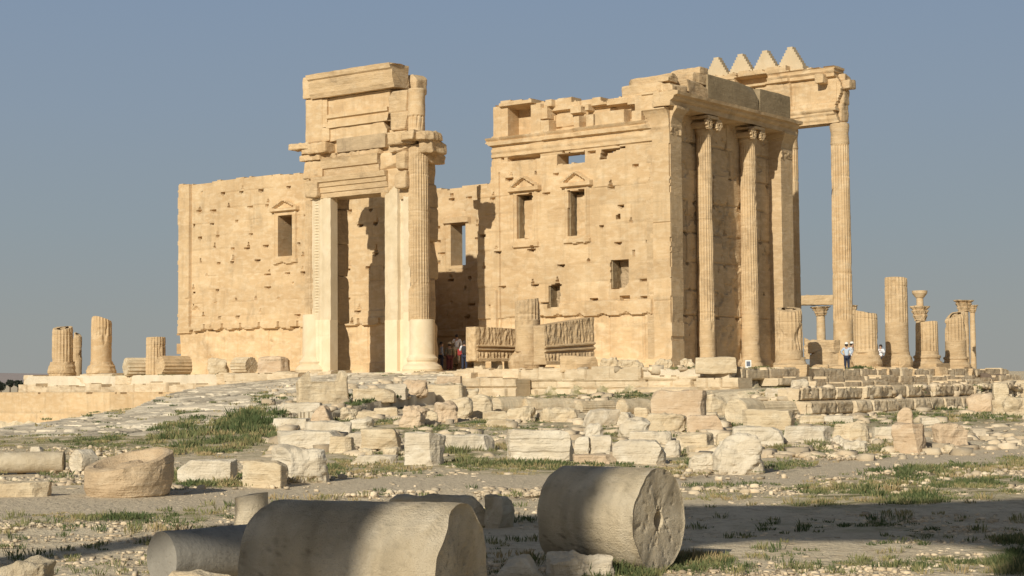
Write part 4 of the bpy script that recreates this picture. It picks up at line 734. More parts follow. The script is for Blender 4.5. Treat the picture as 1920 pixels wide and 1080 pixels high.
# ================================================================ LOOSE STONES
MATS = {'r': ROCK, 'w': ROCKW, 'p': ROCKR, 'd': DRUM, 'g': GREY, 'k': DARKB, 'o': GOLD2}
def place_px(x0, x1, yb, lo=10.): return ghit((x0+x1)/2, yb, lo)
def stone_at(kind, x0, x1, yt, yb, deg, label, mt='r', kdep=.7, lo=10., seed=None, rough=None, rd=None, chips=None, P=None, group=None, fl=0, name=None, cat=None, lift=0, dz=0, brk=.3, **kw):
    seed = seed if seed is not None else int(x0*7+yt*3) % 997
    if P is None: P = place_px(x0, x1, yb, lo)
    P = np.array(P, float); d = dep(P); Wd = (x1-x0)*d/F; H = (yb-yt)*d/F; a = math.radians(deg)
    m = MATS[mt]
    if kind in ('block', 'boulder', 'arch', 'slab', 'wedge'):
        lx = Wd/(abs(math.cos(a))+kdep*abs(math.sin(a))); ly = lx*kdep
        if kind == 'slab': ly = min(ly, 1.1)
        ly = min(ly, 1.6)
        pr = dict(block=(.045, .06, 7), boulder=(.11, .30, 12), arch=(.04, .12, 2), slab=(.05, .09, 7), wedge=(.07, .12, 7))[kind]
        sc_ = min(1, H/.6); v, f = rockv(lx, ly, H+.11, seed, (rough or pr[0])*max(.5, sc_)*1.15, rd or pr[1], pr[2] if chips is None else chips, res=max(.025, min(.09, d*.0009)), maxn=26 if d < 60 else 16, arch=.9 if kind == 'arch' else 0, taper=.7 if kind == 'wedge' else 0, **kw)
        off = np.array([0, ly*.5*abs(math.cos(a))+lx*.5*abs(math.sin(a))]); v = rotz(v, -a); v = v+np.array([P[0], P[1]+off[1]*.8, P[2]-.09+dz])
        o = mesh(name or ('stone_block' if kind != 'boulder' else 'boulder'), v, f, m, loc=(P[0], P[1]+off[1]*.8, P[2]), smooth=False)
    elif kind == 'drum':
        r = H/2; L = max(.3*r, (Wd-2*r*abs(math.sin(a)))/abs(math.cos(a))) if kw.get('L') is None else kw['L']; v, f = drumv(r, L, seed, fl, kw.get('hole', 0), kw.get('rag', .03), kw.get('wear', .3)); v = rotz(v, -a); cy = P[1]+r*abs(math.cos(a))*.3+L*.5*abs(math.sin(a))
        v = v+np.array([P[0], cy, P[2]+r-.04+dz]); o = mesh(name or 'column_drum', v, f, m, loc=(P[0], cy, P[2]), smooth=False, tint=drumv.t)
    elif kind == 'stand':
        r = Wd/2; v, f = shaft(P[0], P[1]+r, r, r*.97, P[2]-.05, P[2]+H, 16, seed, (P[2]-1 if fl else 99, None), broken=brk, dmg=.06, dz=max(.04, H/14), per=4); o = mesh(name or 'column_drum', v, f, m, loc=(P[0], P[1]+r, P[2]))
    return tag(o, label, cat or ('column drum' if kind in ('drum', 'stand') else 'boulder' if kind == 'boulder' else 'stone block'), group)
def drumv(r, L, seed=0, fl=0, hole=0, rag=.03, wear=.3, n=96):
    nx = max(8, int(L/r*14)); xs = np.linspace(-L/2, L/2, nx); th = np.arange(n)*2*math.pi/n; X, A = np.meshgrid(xs, th, indexing='ij'); sc_ = 1/r
    P = np.stack([X*sc_, np.cos(A), np.sin(A)], -1); rad = r*(1+fbm(P*1.3+seed, 4, seed)*.018+fbm(P*np.array([1, 4, 4])+seed, 3, seed+2)*.008+fbm(P*9+seed, 3, seed+6)*.006)
    if fl: rad = rad*(1-.10*np.abs(np.sin(A*fl/2))**.7*(1-wear*sst(0, .4, fbm(P*.8, 2, seed+3))))
    e = np.minimum(X+L/2, L/2-X)/r; chip = np.clip(fbm(P*1.4+9, 3, seed+7)-.05, 0, 1); rad = rad*(1-(.02+.35*chip)*np.exp(-(e/.10)**2)*(.12+rag*11))
    endx = X+np.where(np.abs(X) > L/2-1e-6, np.sign(X)*(fbm(np.stack([np.cos(A)*1.5, np.sin(A)*1.5, X*0+seed], -1), 3, seed)*rag*r*3), 0)
    v = [np.stack([endx, rad*np.cos(A), rad*np.sin(A)], -1).reshape(-1, 3)]; f = []; 
    i, j = np.meshgrid(np.arange(nx-1), np.arange(n), indexing='ij'); k = (j+1) % n; f = np.stack([i*n+j, i*n+k, (i+1)*n+k, (i+1)*n+j], -1).reshape(-1, 4).tolist(); c = nx*n
    for sgn, row in ((-1, 0), (1, nx-1)):
        prev = row*n; ring = v[0][row*n:(row+1)*n]; ctr = np.array([sgn*L/2, 0, 0]); ks = [.965, .93, .89, .85, .8, .75, .7, .65, .6, .55, .5, .45, .4, .35, .30, .26, .22, .18, .14, .1, .05]
        for q in ks:
            rr = ctr+(ring-ctr)*q; pn = np.stack([rr[:, 1]*3.2/r, rr[:, 2]*3.2/r, rr[:, 0]*0+seed+sgn], -1); rr[:, 0] += sgn*(fbm(pn*.4, 3, seed+5)*rag*r*.9-np.clip(fbm(pn*3.4, 2, seed+11)-.32, 0, .15)*r*.16)-sgn*rag*r*.5
            if hole and sgn == hole:
                sq = (np.abs(rr[:, 1])/.17+np.abs(rr[:, 2])/.26 < r) ; rr[:, 0] -= np.where(sq, .4*r, 0)
            v.append(rr)
            for j in range(n): k = (j+1) % n; f.append((prev+j, prev+k, c+k, c+j) if sgn > 0 else (prev+k, prev+j, c+j, c+k))
            prev = c; c += n
        f.append(tuple(range(prev, prev+n)) if sgn > 0 else tuple(range(prev+n-1, prev-1, -1)))
    V3 = np.concatenate(v); Q = V3/r; tt = fbm(np.stack([Q[:, 0]*7, Q[:, 1]*.9, Q[:, 2]*.9], -1)+seed, 3, seed+20)*.45+fbm(Q*1.1+seed, 2, seed+21)*.4; ck = np.abs(fbm(Q*1.6+seed*2, 3, seed+22)); tt = tt-np.where((ck < .012) & (fbm(Q*1.3, 2, seed+23) > .12), .7, 0)-.3*(fbm(Q*16+seed, 2, seed+24) > .45)
    drumv.t = tt; return V3, f
S_ = stone_at
# --- foreground drums
fd = lambda x, y, z=0.: w2(x, y, z)
def drum_free(name, r, L, pos, yaw, label, mt='d', **k):
    v, f = drumv(r, L, k.get('seed', 1), k.get('fl', 0), k.get('hole', 0), k.get('rag', .03), k.get('wear', .3), n=k.get('n', 128)); v = rotz(v, math.radians(yaw)); v = v+np.array([pos[0], pos[1], r+k.get('z', -.03)]); return tag(mesh(name, v, f, MATS[mt], loc=(pos[0], pos[1], 0), smooth=True, tint=drumv.t), label, 'column drum')
def rp(x, d): q = ray(x, 700); return q[0]*d, q[1]*d
drum_free('column_drum', .555, 1.62, rp(684, 13.0), -20, 'huge smooth column drum at the bottom, cut by the frame, its right end in shade', rag=.032, seed=3, z=-.04)
drum_free('column_drum', .535, 1.17, rp(1143, 17.75), -36, 'large smooth column drum whose pitted right end has a square socket in the middle', rag=.02, hole=1, seed=7, z=0)
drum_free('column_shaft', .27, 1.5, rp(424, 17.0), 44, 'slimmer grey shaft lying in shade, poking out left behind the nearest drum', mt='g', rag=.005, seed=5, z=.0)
S_('stand', 431, 498, 925, 1000, 0, 'squat sunlit stump standing behind the nearest big drum, broken at its right edge', 'd', P=w2(464, 1003, 0), brk=.06)
S_('slab', 697, 925, 929, 985, 12, 'long low shaft fragment lying in shade behind the nearest big drum', 'd', kdep=.2, P=w2(811, 990, 0), rd=.3)
S_('block', 905, 966, 932, 990, 38, 'dark-ended cut block at the right end of the shaded shaft fragment', 'd', kdep=.8, P=w2(935, 993, 0))
S_('boulder', 291, 442, 1036, 1086, 10, 'rough yellowish rock resting against the slim grey shaft, bottom edge left of the nearest drum', 'r', kdep=.5, P=w2(366, 1135, 0), rough=.07)
S_('boulder', -10, 102, 1048, 1096, 0, 'smooth rounded rock cut by the bottom left corner', 'd', kdep=.6, P=w2(45, 1105, 0))
S_('wedge', 912, 1032, 1050, 1092, 8, 'pale splintered stone at the bottom edge between the two big drums', 'w', kdep=.5, P=w2(972, 1092, 0))
S_('boulder', 1020, 1150, 1045, 1086, -6, 'jagged pale rock lying against the foot of the drum with the socket', 'w', kdep=.45, P=w2(1085, 1086, 0), rough=.12)
# --- left middle
def lyingshaft():
    v, f = drumv(.235, 2.0, 9, 0, 0, .01, 0); v = rotz(v, math.radians(4)); P = w2(30, 887, 0); v = v+np.array([P[0], P[1]+.2, .23]); tag(mesh('column_shaft', v, f, DRUM, loc=(P[0], P[1]+.2, 0), smooth=True), 'smooth shaft lying on bare ground at the left edge of the frame', 'column shaft')
lyingshaft()
S_('block', 54, 80, 839, 856, 5, 'little pale cube behind the shaft at the left edge', 'w')
S_('drum', 124, 180, 840, 886, -48, 'short drum stub with a pale round face, just left of the big stone basin', 'w', rag=.07)
S_('slab', -20, 88, 908, 938, 4, 'flat slab at the left edge in front of the lying shaft', 'r', kdep=.4)
def basin():
    P = w2(226, 936, 0); d = dep(P); r = 85*d/F*.98; n = 72; prof = [(0, .0), (r*.80, .0), (r*.93, .08), (r*1.0, .3), (r*1.0, .55), (r*.98, .68), (r*.9, .70), (r*.80, .69), (r*.74, .63), (r*.68, .57), (r*.60, .545), (r*.34, .545), (r*.30, .60), (r*.2, .64), (0.02, .65)]
    th = np.arange(n)*2*math.pi/n; pr = []
    for i in range(len(prof)-1):
        for q in range(4): a = np.array(prof[i]); b_ = np.array(prof[i+1]); pr.append(a+(b_-a)*q/4)
    pr.append(np.array(prof[-1])); pr = np.array(pr); A, Rr = np.meshgrid(th, pr[:, 0]); _, Zz = np.meshgrid(th, pr[:, 1]); Pn = np.stack([Rr*np.cos(A), Rr*np.sin(A), Zz], -1)
    Rr = Rr*(1+fbm(Pn*1.6, 3, 4)*.07)+fbm(Pn*5, 3, 5)*.03*(Rr > r*.8); x = Rr*np.cos(A); y = Rr*np.sin(A); tilt = .12*(x/r)+.14*(y/r); Zn = Zz+tilt*(Zz/.7)+fbm(Pn*4, 3, 8)*.03*(Zz > .05)
    v = np.stack([x+P[0], y+P[1]+r*.9, Zn-.04], -1).reshape(-1, 3); f = []
    for i in range(len(pr)-1):
        for j in range(n): k = (j+1) % n; f.append((i*n+j, i*n+k, (i+1)*n+k, (i+1)*n+j))
    tag(mesh('stone_basin', v, f, stone('basin_stone', (.58, .44, .28), (.50, .365, .225), (.68, .55, .38), world=False, stain=.35, stainc=(.25, .18, .11), bump=.9, fine=2), loc=(P[0], P[1]+r*.9, 0)), 'rough round stone basin with a hollow top, beside the track at left', 'basin')
basin()
G = 'rubble'
for a in [
 ('block', 328, 438, 866, 905, 6, 'whitish rough slab in the grass right of the stone basin', 'w', .4),
 ('block', 438, 546, 869, 913, 24, 'two-toned cut block in the grass, its right end in shade, right of the whitish slab', 'r', .5),
 ('boulder', 500, 622, 841, 905, -20, 'large split boulder above the two-toned block, with a peaked rough side', 'w', .7),
 ('slab', 505, 642, 811, 842, 4, 'left half of the long pale kerb stone below the notched block', 'w', .3),
 ('slab', 642, 748, 813, 838, 4, 'right half of the long pale kerb stone, behind the propped trough', 'w', .3),
 ('block', 612, 664, 821, 854, 10, 'lumpy small block leaning on the kerb stone', 'r', .7),
 ('block', 673, 751, 816, 846, 14, 'propped trough-shaped stone resting on two small stones', 'r', .5, 30., .13),
 ('boulder', 676, 701, 844, 859, 0, 'left prop stone under the trough-shaped stone', 'r', .8),
 ('boulder', 719, 743, 844, 859, 0, 'right prop stone under the trough-shaped stone', 'r', .8),
 ('slab', 655, 745, 856, 872, 3, 'flat pale slab in the grass below the propped trough stone', 'w', .4),
 ('block', 758, 833, 813, 875, 18, 'tall near-cubic pale block standing alone at the middle of the rubble', 'w', .7),
 ('slab', 829, 932, 817, 850, -8, 'low split slab between the near-cubic block and the moulded block', 'w', .5),
 ('block', 943, 1078, 809, 868, 14, 'wide cut block with moulded bands and a broken right corner', 'w', .35, 30., 0, 'g'),
 ('block', 1078, 1106, 820, 854, 10, 'small upright block touching the wide moulded block', 'w', .7),
 ('block', 1104, 1152, 819, 854, 16, 'squat block, second to the right of the wide moulded block', 'w', .6),
 ('slab', 1075, 1155, 855, 872, 0, 'thin dark-edged slab under the two small blocks', 'p', .5),
 ('block', 1150, 1252, 828, 871, 14, 'straight-sided pale block, largest right of the moulded block', 'w', .4),
 ('block', 1246, 1278, 828, 858, 20, 'small grooved block behind the straight-sided pale block', 'w', .6),
 ('boulder', 1342, 1440, 820, 884, 8, 'bright white rough block with a small slot in its face', 'w', .6),
 ('slab', 1288, 1352, 838, 854, -6, 'low tan slab leaning left of the bright white block', 'r', .6),
 ('boulder', 1292, 1340, 853, 882, 0, 'small white chips heaped left of the bright white block', 'w', .7),
 ('block', 1262, 1342, 814, 852, 28, 'shaded-faced cut block at the left start of the long low wall', 'r', .5),
 ('block', 1340, 1378, 814, 838, 20, 'second stone of the long low wall, smaller and grey', 'r', .7),
 ('slab', 1180, 1262, 811, 832, 6, 'thin course stone between the pale blocks and the shaded cut block', 'w', .5),
 ('slab', 1376, 1470, 803, 836, 4, 'long low weathered course stone above the bright white block', 'w', .4),
 ('slab', 1466, 1566, 801, 832, 0, 'right end of the long low weathered course, sunk in weeds', 'w', .4),
 ('boulder', 1563, 1642, 795, 828, 16, 'layered overhanging rock right of the long low course', 'r', .6),
 ('boulder', 1584, 1630, 828, 846, 5, 'low rounded stone in front of the layered rock', 'w', .6),
 ('boulder', 1556, 1590, 822, 838, 0, 'small rounded stone left of the low rounded stone', 'w', .6),
 ('slab', 1752, 1820, 798, 840, -14, 'broad pinkish slab leaning behind the chair-like block', 'p', .5),
 ('boulder', 1772, 1793, 836, 847, 0, 'small prop stone under the leaning pinkish slab', 'r', .8),
 ('slab', 1825, 1850, 808, 820, 0, 'small flat stone right of the leaning pinkish slab', 'w', .8),
 ('slab', 1640, 1680, 802, 822, 0, 'low flat stone left of the chair-like block', 'w', .7),
 ('block', 1728, 1762, 784, 797, 0, 'small pale stone behind the chair-like block', 'w', .6),
 # centre rubble
 ('wedge', 574, 632, 763, 797, 10, 'triangular pink-tan stone below the notched block', 'p', .7),
 ('slab', 512, 580, 786, 806, 0, 'layered low slab left of the triangular stone', 'w', .6),
 ('slab', 564, 660, 793, 817, 5, 'white low slab below the triangular stone', 'w', .4),
 ('boulder', 638, 668, 767, 791, 0, 'small rounded stone right of the triangular stone', 'r', .7),
 ('slab', 520, 600, 757, 772, 0, 'flat slab at the foot of the ramp under the notched block', 'w', .7),
 ('slab', 664, 706, 773, 788, 0, 'small pale slab beside the small rounded stone', 'r', .7),
 ('boulder', 655, 700, 788, 806, 0, 'whitish lump in the grass right of the white low slab', 'w', .7),
 ('slab', 700, 748, 765, 781, 4, 'low broken slab above the grass patch', 'r', .6),
 ('block', 716, 766, 727, 751, 10, 'white angular slab at the right edge of the paved ramp', 'w', .6),
 ('slab', 662, 740, 735, 757, 0, 'dark-sided layered slab at the ramp edge', 'r', .5),
 ('boulder', 755, 792, 714, 729, 0, 'pinkish rounded stone at the top of the ramp edge', 'p', .8),
 ('boulder', 766, 800, 725, 751, 0, 'brown pinkish block next to the white angular slab', 'p', .7),
 ('block', 784, 876, 723, 759, 14, 'long rough-faced block in front of the platform wall, its top lit', 'r', .5),
 ('boulder', 868, 898, 730, 750, 0, 'small rough stone right of the long rough-faced block', 'r', .8),
 ('slab', 820, 872, 707, 722, 0, 'weathered slab with a hollow end, just above the long rough-faced block', 'p', .8),
 ('boulder', 746, 800, 763, 805, 25, 'tilted orange-tan boulder at the left of the rubble heap', 'p', .6),
 ('boulder', 792, 822, 774, 800, 0, 'small leaning stone between the tilted boulder and the cracked boulder', 'r', .7),
 ('boulder', 806, 866, 755, 793, -15, 'cracked pinkish boulder in the rubble heap', 'p', .7),
 ('boulder', 840, 888, 748, 786, 10, 'rounded block behind the cracked pinkish boulder', 'r', .7),
 ('arch', 882, 924, 741, 782, 22, 'upright round-headed slab, left of the half-round drum', 'r', .5),
 ('drum', 918, 990, 743, 778, -40, 'short drum with a half-round pale face left of the long lying drum', 'r', .6),
 ('slab', 905, 955, 772, 790, 0, 'low rounded slab in front of the half-round drum', 'r', .6),
 ('boulder', 950, 1006, 765, 793, 18, 'blocky stone with a dark right end, centre of the rubble heap', 'r', .6),
 ('slab', 910, 965, 789, 802, 0, 'thin low stone in the weeds below the rounded slab', 'r', .6),
 ('drum', 976, 1080, 745, 776, -28, 'long grooved column drum lying below the platform wall', 'r', .6),
 ('boulder', 1006, 1084, 766, 792, -8, 'broad low boulder in front of the long grooved drum', 'r', .6),
 ('drum', 1078, 1158, 749, 776, -35, 'fluted drum lying right of the long grooved drum', 'r', .6, 30., 0, 'f'),
 ('block', 1092, 1164, 770, 800, -12, 'whitish split block in front of the fluted drum', 'w', .6),
 ('drum', 1156, 1226, 746, 778, -40, 'dusty drum half buried left of the big square slab', 'r', .6),
 ('wedge', 1152, 1198, 775, 800, 20, 'pale splintered wedge below the dusty drum', 'w', .7),
 ('block', 1190, 1224, 766, 784, 12, 'small shaded-side block left of the big square slab', 'r', .7),
 ('boulder', 1165, 1218, 787, 822, 0, 'white broken lump low in the rubble heap', 'w', .8),
 ('boulder', 1097, 1130, 798, 822, 0, 'grey rough stone left of the white broken lump', 'w', .8),
 ('block', 1222, 1328, 734, 786, 14, 'big square slab standing on edge with a small slot, in the middle of the rubble', 'p', .35),
 ('boulder', 1208, 1290, 777, 811, 8, 'tapered boulder with an overhung lower edge below the big square slab', 'r', .5),
 ('slab', 1280, 1362, 780, 811, 8, 'layered reddish rock right of the tapered boulder', 'p', .5),
 ('slab', 1322, 1366, 745, 776, -20, 'grooved slab leaning behind the big square slab', 'r', .6),
 ('drum', 1362, 1442, 745, 797, -48, 'large drum with a round yellowish face, right of the big square slab', 'r', .6),
 ('block', 1394, 1502, 770, 806, 20, 'long block with a plain pale face in front of the large round-faced drum', 'r', .6),
 ('drum', 1414, 1504, 750, 786, -38, 'fluted drum behind the long plain-faced block', 'r', .6, 30., 0, 'f'),
 ('slab', 1500, 1545, 780, 792, 0, 'small low stone at the foot of the terrace wall', 'r', .7),
 ('slab', 1545, 1605, 781, 792, 0, 'whitish low stone at the foot of the terrace wall', 'w', .7),
 ('arch', 1684, 1716, 765, 800, 15, 'upright rounded back of the chair-like stone group', 'p', .6),
 ('block', 1676, 1744, 797, 850, 28, 'chair-like block, a big cube with a shaded right face near the track', 'p', .8),
 # right
 ('boulder', 1816, 1874, 738, 772, 15, 'pinkish boulder with a grey top at the right end of the terrace wall', 'p', .6),
 ('block', 1862, 1896, 751, 777, 10, 'lower stone of the small pile at the right', 'r', .8),
 ('block', 1865, 1895, 719, 753, 10, 'weathered upper stone of the small pile at the right', 'r', .8, 30., .62, '', 777),
 ('boulder', 1888, 1935, 748, 784, 0, 'round-faced drum end cut by the right edge of the frame', 'r', .7),
 ('block', 1893, 1935, 718, 748, -10, 'blocky stone against the right edge of the frame, above the round-faced one', 'r', .7),
 ('slab', 1435, 1490, 732, 745, 0, 'pale flat slab on the terrace left of the bulky wall', 'w', .5),
 ('boulder', 1484, 1515, 712, 731, 0, 'pale lump on the terrace below the corner stump', 'w', .7),
]:
    kind, x0, x1, yt, yb, deg, lab, mt, kd = a[:9]; ex = a[9:]; kw = {}
    if len(ex) > 1: kw['dz'] = ex[1]
    if len(ex) > 3: Pq = ghit((x0+x1)/2, ex[3], 30.); kw['P'] = Pq; kw['dz'] = (ex[3]-yb)*dep(Pq)/F
    if len(ex) > 2 and ex[2] == 'g': kw['groove'] = .03
    if len(ex) > 2 and ex[2] == 'f': kw['fl'] = 18
    S_(kind, x0, x1, yt, yb, deg, lab, mt, kd, lo=30., **kw)
# stones on the platform (explicit depths)
def onplat(x, v=-7.6, z=2.5): a, _ = hv(x, 690, v); P = W(a, v, z); return P
for a in [
 ('drum', 225, 282, 667, 702, -30, 'fluted drum half lying left, under the short stump, its lower edge broken', 'r', -8.2, 16),
 ('drum', 285, 356, 662, 701, -42, 'well-fluted drum with a round pale face lying near the left temple corner', 'o', -7.6, 18),
 ('boulder', 386, 430, 671, 700, 15, 'angular reddish rock against the foot of the left temple wall', 'r', -7.2, 0),
 ('drum', 428, 482, 665, 700, 38, 'fluted drum with a ragged dark right end below the left wall', 'r', -7.2, 18),
 ('block', 481, 542, 665, 698, 10, 'pinkish block with a worn line of carved letters, below the small window', 'p', -7.2, 0),
 ('slab', 1050, 1124, 664, 690, 4, 'long smooth pale block lying before the right carved beam', 'o', -8.0, 0),
 ('boulder', 1122, 1162, 668, 690, 0, 'rough stone right of the long smooth pale block', 'r', -7.6, 0),
 ('boulder', 1160, 1208, 671, 690, 0, 'row-end rough stone with a dark right side, under the big square hole in the wall', 'r', -7.6, 0),
 ('boulder', 1228, 1262, 672, 690, 0, 'low broken stone at the temple corner foot', 'r', -5.6, 0),
 ('boulder', 1277, 1300, 667, 688, 0, 'rounded stone right of the temple corner foot', 'r', -4.6, 0),
 ('slab', 1310, 1382, 668, 686, 3, 'flat slab lying in front of the first half column', 'r', -8.2, 0),
 ('block', 1304, 1384, 685, 712, 4, 'thick block on top of the small masonry pile at the platform corner', 'r', -8.6, 0),
]:
    kind, x0, x1, yt, yb, deg, lab, mt, vv, fl = a; S_(kind, x0, x1, yt, yb, deg, lab, mt, .5, P=onplat((x0+x1)/2, vv, 2.42 if yb < 703 else 2.3), fl=fl)
def letters():   # worn carved line on the pinkish block
    o = [q for q in COL.objects if q.get('label', '').startswith('pinkish block with a worn line')][0]; bpy.context.view_layer.update(); P = np.array(o.location); b = B(); r = random.Random(2); x = 490.
    while x < 531:
        dr = ray(x, 675.5-(x-490)*.02); h, q, n, i = o.ray_cast(Vector(C-P), Vector(dr).normalized())
        if h:
            c = np.array(q)+P
            for k in range(r.choice((1, 2, 2))):
                v, _f = cubegrid(1, 1, 1); v = v*(np.array([.011, .012, r.uniform(.035, .05)]) if k == 0 else np.array([.028, .012, .010])); b.add(v+c+np.array([k*.02, 0, r.choice((-.035, 0, .035))*k]), _f)
        x += r.uniform(1.9, 2.8)
    if b.v: m = b.done('inscription', PATINA, o)
letters()
def rowwall(name, label, x0, x1, yt, yb, v0, seed, bl, mat=CREAM, cat='masonry pile'):
    a0, zt_ = hv(x0, yt, v0); a1, _ = hv(x1, yt, v0); zb_ = hv(x0, yb, v0)[1]; n = max(1, round((zt_-zb_)/.45)); cs = list(np.linspace(zb_-.15, zt_, n+1))
    return wallthing(name, label, K+V*v0, U, -V, a1, a0, zb_-.15, zt_, Ash(a1-1, a0+1, 0, 0, seed, courses=cs, bl=bl, hp=0), .14, mat, seed, top=.12, rough=.07, thick=1.3, cat=cat)
rowwall('masonry_pile', 'small pile of squared masonry at the platform corner, under a thick block', 1306, 1384, 706, 747, -9.4, 61, .8)
rowwall('kerb_row', 'pale slabs edging the platform between ramp top and portal, with weeds between', 716, 885, 698, 716, -9.0, 62, 1.9, cat='kerb')
rowwall('kerb_row', 'stepped broken footing course right of the ramp top, below the visitors in the doorway', 836, 965, 707, 742, -9.8, 63, .9, cat='kerb')
rowwall('kerb_row', 'row of pale slabs along the ramp top under the left wall stones', 420, 560, 700, 712, -8.9, 64, 2.2, cat='kerb')
P = onplat(1545, -2.0); 
def blk(x0, x1, yt, yb, uu, label, mt='o', deg=20, seed=1, zb=None, kd=.6):
    a, _ = hu((x0+x1)/2, yb, uu); P = W(uu, a, 0); d = dep(P); z = (C+ray((x0+x1)/2, yb)*d)[2]; P[2] = z+.05; return S_('block', x0, x1, yt, yb, deg, label, mt, kd, P=P, seed=seed)
blk(1451, 1523, 686, 708, -8.2, 'massive pale footing block under the corner stump', deg=8, seed=2)
blk(1516, 1582, 640, 660, -6.9, 'upper long block of the two piled left of the man in white cap', deg=14, seed=3)
blk(1520, 1578, 659, 690, -6.9, 'lower rough block of the two piled left of the man in the white cap', deg=14, seed=4)
blk(1508, 1520, 634, 672, -5.0, 'narrow upright pale block just right of the corner stump', deg=14, seed=14)
blk(1520, 1558, 686, 706, -7.8, 'rounded footing block below the piled blocks', deg=12, seed=5)
blk(1555, 1588, 688, 708, -7.9, 'broken-edged footing block under the man in the white cap', deg=12, seed=6)
blk(1640, 1676, 690, 710, -8.4, 'moulded footing block between the round-shouldered stump and the tallest stump', deg=30, seed=7)
blk(1675, 1718, 691, 710, -8.2, 'rough footing block below the tallest right-hand stump', deg=8, seed=8)
blk(1728, 1786, 690, 712, -8.6, 'moulded square plinth block at the front of the second stump from the right', deg=30, seed=9)
blk(1784, 1830, 694, 712, -8.2, 'broken footing stones under the rightmost stump', deg=10, seed=10)
blk(1840, 1860, 702, 714, -9, 'dark rectangular block on the top step at the right', 'k', 5, seed=11)
blk(1866, 1889, 704, 718, -9, 'dark rounded block on the top step, right of the dark rectangular one', 'k', 5, seed=12)
# notched block
def notched():
    P = ghit(600, 757, 30.); d = dep(P); Wd = 100*d/F; H = 60*d/F; lx = Wd*.93; ly = 1.1; v, f = rockv(lx, ly, H+.1, 5, .07, .1, 3, res=.05, maxn=40)
    x = v[:, 0]/(lx/2); cut = sst(-.62, -.5, x)*(1-sst(.62, .78, x)); v[:, 2] = np.where(v[:, 2] > H*.72, v[:, 2]-cut*(v[:, 2]-H*.70)*.9, v[:, 2]); v = rotz(v, math.radians(16))+np.array([P[0], P[1]+.6, P[2]-.06])
    tag(mesh('notched_block', v, f, ROCK, loc=(P[0], P[1]+.6, P[2])), 'large block with a notch in its top at the foot of the paved ramp', 'stone block')
notched()
# carved beams
def carved(name, x0, x1, yt0, yt1, yb, v0, deg, label, sup):
    P = onplat((x0+x1)/2, v0, 2.45); d = dep(P); L = (x1-x0)*d/F/math.cos(math.radians(deg)); pz = lambda x, y: (C+ray(x, y)*d)[2]; zb = pz(x0, yb); h0 = pz(x0, yt0)-zb; h1 = pz(x1, yt1)-zb
    nx, nz = 70, 40; X, Zz = np.meshgrid(np.linspace(-L/2, L/2, nx), np.linspace(0, 1, nz), indexing='ij'); H = h0+(h1-h0)*(X/L+.5); q = Zz; dd = np.zeros_like(X)
    folds = np.sin(X*21+np.sin(X*5+q*3)*2.2)*.018+fbm(np.stack([X*9, q*7, X*0], -1), 4, 5)*.07
    dd = np.where(q > .48, folds, np.where(q > .42, .10, np.where(q > .36, -.05, np.where(q > .31, .09, np.where(q > .27, -.05, np.where(q > .08, .02+np.sin(X*26)*.03+fbm(np.stack([X*9, q*9, X*0], -1), 2, 7)*.06, .10))))))
    t = thing(name, label, 'carved beam', (P[0], P[1], 2.45)); fr = np.stack([X, -.35-dd, Zz*H+zb], -1); bk = np.stack([X, .45+0*X, Zz*H+zb], -1); v = np.concatenate([fr.reshape(-1, 3), bk.reshape(-1, 3)]); n = nx*nz; id_ = np.arange(n).reshape(nx, nz); f = []
    a, b_, c, e = id_[:-1, :-1].ravel(), id_[1:, :-1].ravel(), id_[1:, 1:].ravel(), id_[:-1, 1:].ravel(); f += np.stack([a, b_, c, e], 1).tolist(); f += (np.stack([e, c, b_, a], 1)+n).tolist()
    bd = list(id_[:, 0])+list(id_[-1, 1:])+list(id_[:-1, -1][::-1])+list(id_[0, 1:-1][::-1])
    for i in range(len(bd)): p_, q_ = bd[i], bd[(i+1) % len(bd)]; f.append((q_, p_, p_+n, q_+n))
    rr = fbm(v*np.array([1.5, 1.5, 1.5]), 3, 8)*.05; v = v+rr[:, None]*np.array([.6, .4, .6]); v = rotz(v, math.radians(deg)); v[:, :2] += P[:2]; mesh('carved_face', v, f, GOLD2, t, tint=-.1)
    return t, P, d, zb, L
t, P, d, zb, L = carved('carved_beam', 886, 968, 614, 616, 678, -7.2, 44, 'carved stone beam set up on short supports, left of the half-fluted stump', 1)
v, f = rockv(.42, .7, (678-614)*d/F-.02, 3, .05, .25, 3); v = rotz(v, math.radians(44))+np.array([P[0]-L*.5*.72+.05, P[1]-L*.5*.69, zb]); mesh('broken_end', v, f, GOLD, t)
for dx in (-.9, .15, .95):
    v, f = rockv(.28, .6, zb-2.40, 5, .01, .05, 1); v = rotz(v, math.radians(44))+np.array([P[0]+dx*.85, P[1]+dx*.8, 2.42]); mesh('support', v, f, PALE, t)
t, P, d, zb, L = carved('carved_beam', 1012, 1108, 612, 593, 684, -6.3, 44, 'tall carved slab with a slanting top, right of the half-fluted stump', 0)
# ================================================================ SIGN
P = W(-2.6, hu(1403, 680, -2.6)[0], 2.5); t = thing('information_sign', 'tiny white framed sign on short legs at the foot of the second half column', 'sign', P)
WHT = plain('white_paint', (.75, .75, .72)); INK = plain('dark_print', (.12, .14, .18))
def box(c, s, a=0.): v, f = cubegrid(1, 1, 1); return rotz(v*np.array(s)/2, a)+np.array(c), f
v, f = box((P[0], P[1], 2.75), (.32, .04, .42)); mesh('panel', v, f, WHT, t); v, f = box((P[0], P[1]-.025, 2.76), (.2, .02, .26)); mesh('print', v, f, INK, t)
for dx in (-.13, .13): v, f = box((P[0]+dx, P[1], 2.5), (.03, .03, .2)); mesh('leg', v, f, WHT, t)
